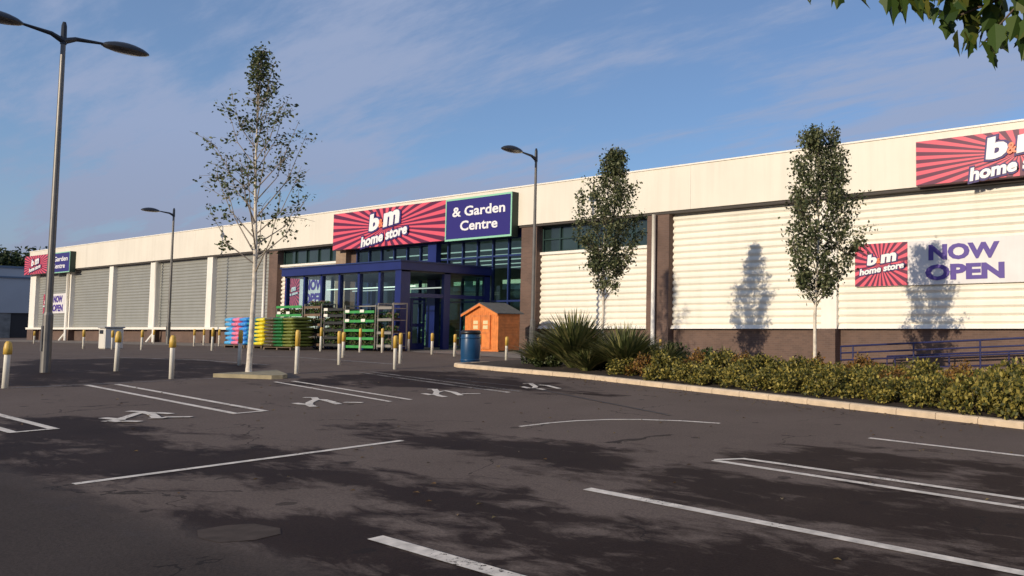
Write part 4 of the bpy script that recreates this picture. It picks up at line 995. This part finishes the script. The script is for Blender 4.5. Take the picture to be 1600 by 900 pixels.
# ------------------------------------------------------------------ trees
def birch(label, x, y, z, h, h0, crown, nleaf, lsize, seed, lm, wind=(0, 0), nlimb=18, spread=1.0, tr=0.06, bend=0.0, clump=0.1, gmix=0.5, limbscale=1.0, sub=5, topthin=1.0):
    """young birch: tapered white trunk, ascending limbs, twigs and leaf clusters that follow the twigs. crown: list of (height fraction, radius)"""
    rng = random.Random(seed)
    t = thing('birch_tree', label, 'tree', (x, y, z))
    def rad(f):
        for (a, ra), (b, rb) in zip(crown, crown[1:]):
            if a <= f <= b: return ra + (rb - ra) * (f - a) / (b - a)
        return crown[-1][1]
    def axis(f): return Vector((x + wind[0]*max(0, f-0.4)**1.5 + 0.03*math.sin(9*f + seed), y + wind[1]*f*f + 0.03*math.cos(7*f + seed), z + f*h))
    mb = MB(); fsn = [0, 0.02, 0.1, 0.25, 0.4, 0.55, 0.7, 0.85, 0.97]
    mb.tube([axis(f) - Vector((0, 0, 0.05 if f == 0 else 0)) for f in fsn], [tr*1.25, tr*1.05, tr, tr*0.86, tr*0.7, tr*0.5, tr*0.33, tr*0.18, 0.006], 10)
    obj('trunk', mb, BIRCH, t, smooth=True)
    br = MB(); tips = []
    for i in range(nlimb):
        f0 = h0 + (0.93 - h0) * (i / nlimb) ** 1.12
        az_ = i * 2.4 + rng.uniform(-.4, .4)
        p = axis(f0); ftip = min(0.99, f0 + rng.uniform(0.16, 0.34) * limbscale); rt = rad(ftip) * rng.uniform(0.5, 1.22) * spread
        tip = axis(ftip) + Vector((math.cos(az_)*rt + wind[0]*0.15, math.sin(az_)*rt, 0))
        mid = p.lerp(tip, 0.5) + Vector((math.cos(az_), math.sin(az_), 0)) * rt * 0.12 + Vector((0, 0, -0.05*h*0.3))
        pts = [p, p.lerp(mid, 0.55), mid, mid.lerp(tip, 0.5) + Vector((0, 0, 0.02)), tip]
        r0 = tr * (0.42 - 0.28 * f0)
        br.tube(pts, [r0, r0*0.8, r0*0.6, r0*0.4, 0.004], 5)
        for j in range(sub):
            s = rng.uniform(0.35, 1.0); k = min(3, int(s * 4)); a = pts[k].lerp(pts[k+1], s*4 - k)
            d = Vector((rng.gauss(0, .5) + math.cos(az_)*.5 + wind[0]*0.5, rng.gauss(0, .5) + math.sin(az_)*.5, rng.uniform(-.1, 1.0))).normalized()
            l_ = rng.uniform(0.18, 0.5) * (0.15 + rad((a.z - z)/h)*0.95); e = a + d*l_
            br.tube([a, a.lerp(e, .5) + Vector((0, 0, .02)), e], [0.007, 0.005, 0.003], 4, cap=False)
            tips.append((a, e))
        tips.append((pts[3], tip))
    for j in range(8):
        a = axis(rng.uniform(0.75, 0.97)); tips.append((a, a + Vector((rng.gauss(0, .12) + wind[0]*.2, rng.gauss(0, .12), rng.uniform(.1, .3)))))
    tips.append((axis(0.9), axis(1.0)))
    obj('branches', br, TWIG if nleaf > 3000 else mat('pale_branch_bark', (0.30, 0.25, 0.20), 0.85), t)
    lf = MB(); pts = []
    for _ in range(nleaf):
        a, e = rng.choice(tips); s = rng.uniform(0.1, 1.05)
        q = a.lerp(e, s) + Vector((rng.gauss(0, clump), rng.gauss(0, clump), rng.gauss(0, clump) - 0.02))
        pts.append(q + Vector((wind[0]*0.05, 0, 0)))
    leaves(lf, pts, lsize, rng, droop=0.5)
    obj('crown', lf, lm, t)
    return t
birch('sparse young birch with white trunk and thin open crown on the kerb island', -21.0, 9.27, g(-21) + 0.1, 7.9, 0.30,
      [(0, 0.4), (0.42, 0.45), (0.54, 1.25), (0.64, 1.1), (0.78, 0.8), (0.9, 0.42), (1.0, 0.08)], 2700, 0.08, 11, LEAF_SPARSE, wind=(-0.12, 0), nlimb=36, tr=0.056, clump=0.07, sub=6, limbscale=0.85)
birch('bushy young birch behind the spiky plant, left of the white downpipe', -17.18, 16.8, g(-17.2) + 0.1, 6.6, 0.29,
      [(0, 0.1), (0.35, 0.1), (0.41, 0.4), (0.49, 0.6), (0.64, 0.88), (0.79, 0.78), (0.93, 0.38), (1.0, 0.1)], 10000, 0.085, 5, LEAF_BIRCH, wind=(0.45, 0.15), nlimb=52, tr=0.045, clump=0.075, sub=7, limbscale=0.6)
birch('bushy young birch in the hedge, left of the opening banner', -9.69, 16.8, g(-9.7) + 0.1, 6.4, 0.28,
      [(0, 0.1), (0.34, 0.1), (0.42, 0.45), (0.5, 0.78), (0.62, 1.0), (0.75, 0.85), (0.87, 0.75), (0.97, 0.55), (1.0, 0.3)], 11500, 0.085, 9, LEAF_BIRCH, wind=(0.22, 0.1), nlimb=60, tr=0.048, clump=0.08, sub=7, limbscale=0.6)

# broad-leaved tree whose branch hangs into the frame
def overhang():
    rng = random.Random(21)
    t = thing('broadleaf_tree', 'broad leaved tree with a leafy branch hanging in at the top right', 'tree', (1.9, 3.4, g(1.9)))
    z0 = g(1.9)
    mb = MB(); mb.tube([(1.9, 3.4, z0 - 0.05), (1.88, 3.42, z0 + 0.2), (1.85, 3.45, 1.2), (1.8, 3.5, 2.6), (1.7, 3.5, 4.2), (1.6, 3.5, 6.0)], [0.17, 0.13, 0.12, 0.10, 0.07, 0.02], 12)
    obj('trunk', mb, BARK, t, smooth=True)
    br = MB()
    br.tube([(1.82, 3.5, 2.5), (0.9, 3.55, 2.95), (0.0, 3.6, 2.95), (-0.8, 3.6, 2.72), (-1.3, 3.6, 2.62)], [0.05, 0.035, 0.022, 0.012, 0.004], 6)
    br.tube([(-0.3, 3.6, 2.88), (-0.9, 3.6, 2.95), (-1.6, 3.6, 3.0), (-2.2, 3.6, 2.98)], [0.014, 0.01, 0.007, 0.003], 5)
    br.tube([(-0.6, 3.6, 2.8), (-0.95, 3.6, 2.62), (-1.14, 3.6, 2.45)], [0.01, 0.006, 0.003], 5)
    br.tube([(0.0, 3.6, 2.95), (-0.5, 3.6, 3.0), (-1.5, 3.62, 2.85)], [0.012, 0.008, 0.003], 5)
    for k in range(9):
        a = k * 2.3; zz = 2.9 + k*0.33
        br.tube([(1.78, 3.5, zz), (1.78 + math.cos(a)*0.9, 3.5 + math.sin(a)*0.9, zz + 0.5), (1.78 + math.cos(a)*1.7, 3.5 + math.sin(a)*1.6, zz + 0.8)], [0.035, 0.02, 0.005], 5)
    obj('branches', br, BARK, t)
    lf = MB()
    poly = [(-1.671, 3.05), (-1.64, 2.78), (-1.41, 2.78), (-1.369, 2.66), (-1.273, 2.68), (-1.24, 2.57), (-1.20, 2.47), (-1.147, 2.54), (-1.128, 2.43), (-1.038, 2.44), (-1.011, 2.5), (-0.918, 2.46), (-0.6, 2.45), (-0.4, 3.05)]
    def inside(px, pz):
        c = False
        for (a, b), (d, e) in zip(poly, poly[1:] + poly[:1]):
            if (b > pz) != (e > pz) and px < a + (pz - b)*(d - a)/(e - b): c = not c
        return c
    pts = []
    while len(pts) < 330:
        px, pz = rng.uniform(-1.7, -0.4), rng.uniform(2.4, 3.05)
        if inside(px, pz): pts.append((px, 3.6 + rng.uniform(-.12, .12), pz))
    pts += [(-2.17, 3.6, 2.955), (-2.10, 3.62, 2.96), (-1.98, 3.6, 2.92), (-1.92, 3.6, 2.93), (-1.86, 3.6, 2.90), (-2.05, 3.6, 2.99), (-1.75, 3.6, 2.93)]
    leaves(lf, pts, 0.115, rng, droop=1.6, shape='lobed')
    pts = []
    while len(pts) < 900:
        q = Vector((rng.uniform(-0.6, 3.6), rng.uniform(1.6, 5.4), rng.uniform(2.9, 6.6)))
        e = Vector(((q.x - 1.7)/2.2, (q.y - 3.5)/1.9, (q.z - 4.7)/2.0))
        if 0.35 < e.length < 1.0: pts.append(q)
    leaves(lf, pts, 0.12, rng, droop=1.0, shape='lobed')
    obj('crown', lf, LEAF_BIG, t)
overhang()

# far trees behind the neighbouring unit
def far_tree(x, y, r, h, seed, label):
    rng = random.Random(seed); t = thing('distant_tree', label, 'tree', (x, y, 0.1), 'dark trees behind the neighbouring unit')
    mb = MB(); mb.tube([(x, y, 0.05), (x, y, h*0.55)], [0.35, 0.15], 8); obj('trunk', mb, BARK, t)
    lf = MB(); pts = []
    cl = [(Vector((x + rng.uniform(-.7, .7)*r, y + rng.uniform(-.7, .7)*r, h*0.68 + rng.uniform(-.2, .2)*h)), rng.uniform(.3, .5)*r) for _ in range(14)]
    for _ in range(9000):
        c, cr_ = rng.choice(cl); d = Vector((rng.gauss(0, 1), rng.gauss(0, 1), rng.gauss(0, 1))).normalized()
        pts.append(c + d*cr_*rng.uniform(.6, 1.05))
    leaves(lf, pts, 0.5, rng); obj('crown', lf, LEAF_FAR, t)
far_tree(-152, 31, 7, 12.0, 3, 'tall dark tree at the left edge behind the blue-grey unit')
far_tree(-152, 38, 7, 11.0, 4, 'dark tree behind the roof of the blue-grey unit, next to the store corner')
far_tree(-156, 42, 5, 11.6, 6, 'dark tree mostly hidden behind the store corner sign')

# ------------------------------------------------------------------ neighbouring unit
nb = thing('neighbouring_unit', 'blue-grey clad unit with dark entrance beyond the far left corner', 'building', (-115, 30, 0.1))
mb = MB(); mb.box(-140, -115, 14, 62, 2.75, 7.6); mb.box(-140, -115.6, 14, 62, 0.05, 2.75); obj('wall', mb, NBWALL, nb)
mb = MB(); mb.box(-140.1, -114.85, 13.9, 62.1, 6.45, 6.62); mb.box(-140.1, -114.9, 13.9, 62.1, 7.5, 7.72); obj('roof_trim', mb, mat('slate_blue_trim', (0.12, 0.17, 0.24), 0.5), nb)
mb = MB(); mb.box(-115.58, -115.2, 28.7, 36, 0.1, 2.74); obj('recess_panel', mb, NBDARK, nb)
mb = MB(); mb.box(-115.58, -115.1, 24, 28.65, 0.1, 2.74); obj('block_panel', mb, NBMID, nb)

# ------------------------------------------------------------------ spiky plants
def spiky(label, x, y, r, h, n, seed):
    rng = random.Random(seed); z = g(x) + 0.1; mb = MB()
    t = thing('spiky_plant', label, 'plant', (x, y, z))
    for i in range(n):
        a = rng.uniform(0, 2*PI); tilt = rng.uniform(0.05, 1.0) ** 0.8
        d = Vector((math.cos(a), math.sin(a), 0)); L_ = h * rng.uniform(0.65, 1.05) * (1.05 if tilt < .5 else 1.0)
        base = Vector((x, y, z)) + d * rng.uniform(0, 0.15); w = rng.uniform(0.022, 0.042); side = Vector((-d.y, d.x, 0))
        pts = []
        for k in range(6):
            s = k / 5; out = r * tilt * (s ** 1.3); up_ = L_ * (s - (0.42 * tilt) * s**2.6)
            pts.append(base + d*out + Vector((0, 0, max(0.02, up_))))
        ws = [w*.8, w, w, w*.8, w*.5, 0.003]
        vs = [p + side*ww for p, ww in zip(pts, ws)] + [p - side*ww for p, ww in zip(pts, ws)]
        tt = rng.random()
        mb.add(vs, [(k, k+1, 7+k, 6+k) for k in range(5)]); mb.t += [tt] * 5
    obj('blades', mb, LEAF_SPIKE, t)
    return t
spiky('tallest spiky plant with upright blades in front of the lamp', -16.8, 15.4, 1.9, 1.72, 620, 3)
spiky('medium spiky plant spreading right of the tallest one', -14.75, 15.3, 1.75, 1.28, 520, 5)
spiky('spiky plant filling the gap behind the tallest and medium ones', -15.9, 16.4, 1.6, 1.35, 420, 12)
spiky('arching strappy plant at the left end of the shrubs', -13.7, 15.6, 1.5, 0.85, 380, 13)
spiky('low strappy plant between the kerb and the medium spiky plant', -15.7, 14.85, 1.2, 0.7, 240, 14)
spiky('low spiky plant at the left tip of the bed, before the tallest one', -18.0, 15.3, 1.25, 0.95, 260, 8)
spiky('small spiky tuft behind the shrubs, near the tree shadow on the wall', -13.1, 17.6, 0.8, 0.75, 120, 6)

# ------------------------------------------------------------------ shrubs
def shrub_src(seed, n, lm, size=0.062):
    rng = random.Random(seed); t = bpy.data.objects.new('shrub', None); COL.objects.link(t); t['_o'] = (0, 0, 0); t.empty_display_size = 0.2
    br = MB()
    for i in range(14):
        a = rng.uniform(0, 2*PI); r_ = rng.uniform(.2, .5)
        br.tube([(0, 0, 0), (math.cos(a)*r_*.5, math.sin(a)*r_*.5, .2), (math.cos(a)*r_*.7, math.sin(a)*r_*.7, .36)], [.012, .008, .003], 4, cap=False)
    obj('stems', br, TWIG, t)
    lf = MB(); pts = []
    cl = []
    for _ in range(34):
        a = rng.uniform(0, 2*PI); r_ = rng.uniform(0, .48); hh = (1 - (r_/.62)**2) * .5
        cl.append((Vector((math.cos(a)*r_, math.sin(a)*r_, rng.uniform(.02, .9) * hh + .06)), rng.uniform(.10, .19)))
    for _ in range(n):
        c, r_ = rng.choice(cl); d = Vector((rng.gauss(0, 1), rng.gauss(0, 1), rng.gauss(0, 1))).normalized()
        q = c + d * r_ * rng.uniform(.55, 1.05)
        if q.z > 0.01: pts.append(q)
    leaves(lf, pts, size, rng, up=0.6)
    obj('foliage', lf, lm, t)
    return t
SH = [shrub_src(1, 2100, LEAF_SHRUB), shrub_src(2, 2000, LEAF_SHRUB), shrub_src(3, 2000, LEAF_RUST), shrub_src(4, 1800, LEAF_SHRUB, 0.075), shrub_src(6, 2200, leaf_mat('dark_shrub_leaves', [(0.018, 0.03, 0.010), (0.045, 0.065, 0.02), (0.10, 0.11, 0.035)], 0.2), 0.08)]
shu = [0, 0, 0, 0]
rng = random.Random(77)
def kerb_y(x):
    for (a, ya), (b, yb) in zip(KP[4:], KP[5:]):
        if a <= x <= b: return ya + (yb - ya) * (x - a) / (b - a)
    return KP[-1][1]
rows = [(0.75, 0), (1.75, 0.5), (2.75, 0.2), (3.75, 0.6)]
cnt = 0
for i, (x, y, sc_, lab) in enumerate([(-18.7, 15.9, 1.0, 'dark green shrub at the left end of the bed behind the low spiky plant'), (-17.7, 15.3, 0.85, 'small dark green shrub between the low and the tallest spiky plant'), (-16.1, 15.7, 1.25, 'dark green shrub between the tallest and the medium spiky plant'),
        (-15.2, 16.3, 1.2, 'dark green shrub behind the medium spiky plant'), (-14.0, 16.3, 1.15, 'dark green shrub behind the strappy plant, before the white downpipe'), (-13.0, 16.6, 1.0, 'dark green shrub just right of the white downpipe')]):
    o = SH[4] if i == 0 else copy_tree(SH[4]); o.location = (x, y, g(x) + 0.1); o.scale = (sc_, sc_, sc_ * 1.1); o.rotation_euler = (0, 0, i * 1.7)
    tag(o, lab, 'shrub', 'dark green shrubs among the spiky plants')
for ri, (dy, ox) in enumerate(rows):
    x = -14.3 + ox + (0.0 if ri else 0.2)
    while x < 1.5:
        y = kerb_y(x) + dy + rng.uniform(-.12, .12)
        if y < 17.8 and not (x < -12.6 and ri == 0 and False):
            k = rng.choice([0, 1, 3, 0, 1, 3, 2]) if x > -11 else rng.choice([2, 2, 0, 3])
            o = copy_tree(SH[k]) if shu[k] else SH[k]; shu[k] = 1
            o.location = (x, y, g(x) + 0.1); s = rng.uniform(0.95, 1.2); o.scale = (s, s, s * rng.uniform(.84, 1.2) * (0.98 if x > -4.5 else 0.92 if x > -8 else 0.9))
            o.rotation_euler = (0, 0, rng.uniform(0, 6.28))
            zone = ('beside the medium spiky plant' if x < -12.2 else 'left of the hedge birch' if x < -10.2 else 'at the foot of the hedge birch' if x < -8.6 else 'before the start of the handrail' if x < -6 else 'below the opening banner' if x < -3.6 else 'at the right edge of the bed')
            rowname = ('front row by the kerb', 'second row from the kerb', 'third row from the kerb', 'back row by the path')[ri]
            kindn = ('rusty brown leaved' if k == 2 else 'large leaved yellow-green' if k == 3 else 'yellow-green')
            lab = f'{kindn} shrub {zone}, {rowname}'
            tag(o, lab, 'shrub', f'shrubs: {lab}'); cnt += 1
        x += rng.uniform(0.72, 0.92)

# fallen leaves gathered along the kerb and between the bays
rng = random.Random(5); mb = MB()
for _ in range(420):
    x = rng.uniform(-20, -0.5)
    y = kerb_y(max(x, -20)) - abs(rng.gauss(0, 0.35)) - 0.05 if rng.random() < 0.62 else rng.uniform(2.5, 13)
    p = Vector((x, y, g(x) + 0.012)); a = rng.uniform(0, 6.28); d = Vector((math.cos(a), math.sin(a), 0)); w = Vector((-d.y, d.x, 0)); sz_ = rng.uniform(0.015, 0.035)
    mb.add([p, p + d*sz_ + w*sz_*.6 + Vector((0, 0, .008)), p + d*sz_*2.2, p + d*sz_ - w*sz_*.6 + Vector((0, 0, .012))], [(0, 1, 2, 3)]); mb.t.append(rng.random())
o = obj('fallen_leaves', mb, leaf_mat('dry_leaves', [(0.05, 0.03, 0.012), (0.16, 0.09, 0.03), (0.26, 0.19, 0.07)], 0.1)); o['kind'] = 'stuff'; o['label'] = 'scattered dry leaves on the tarmac along the kerb'; o['category'] = 'leaves'

# helper keys off the objects
for o in bpy.data.objects:
    if '_o' in o: del o['_o']
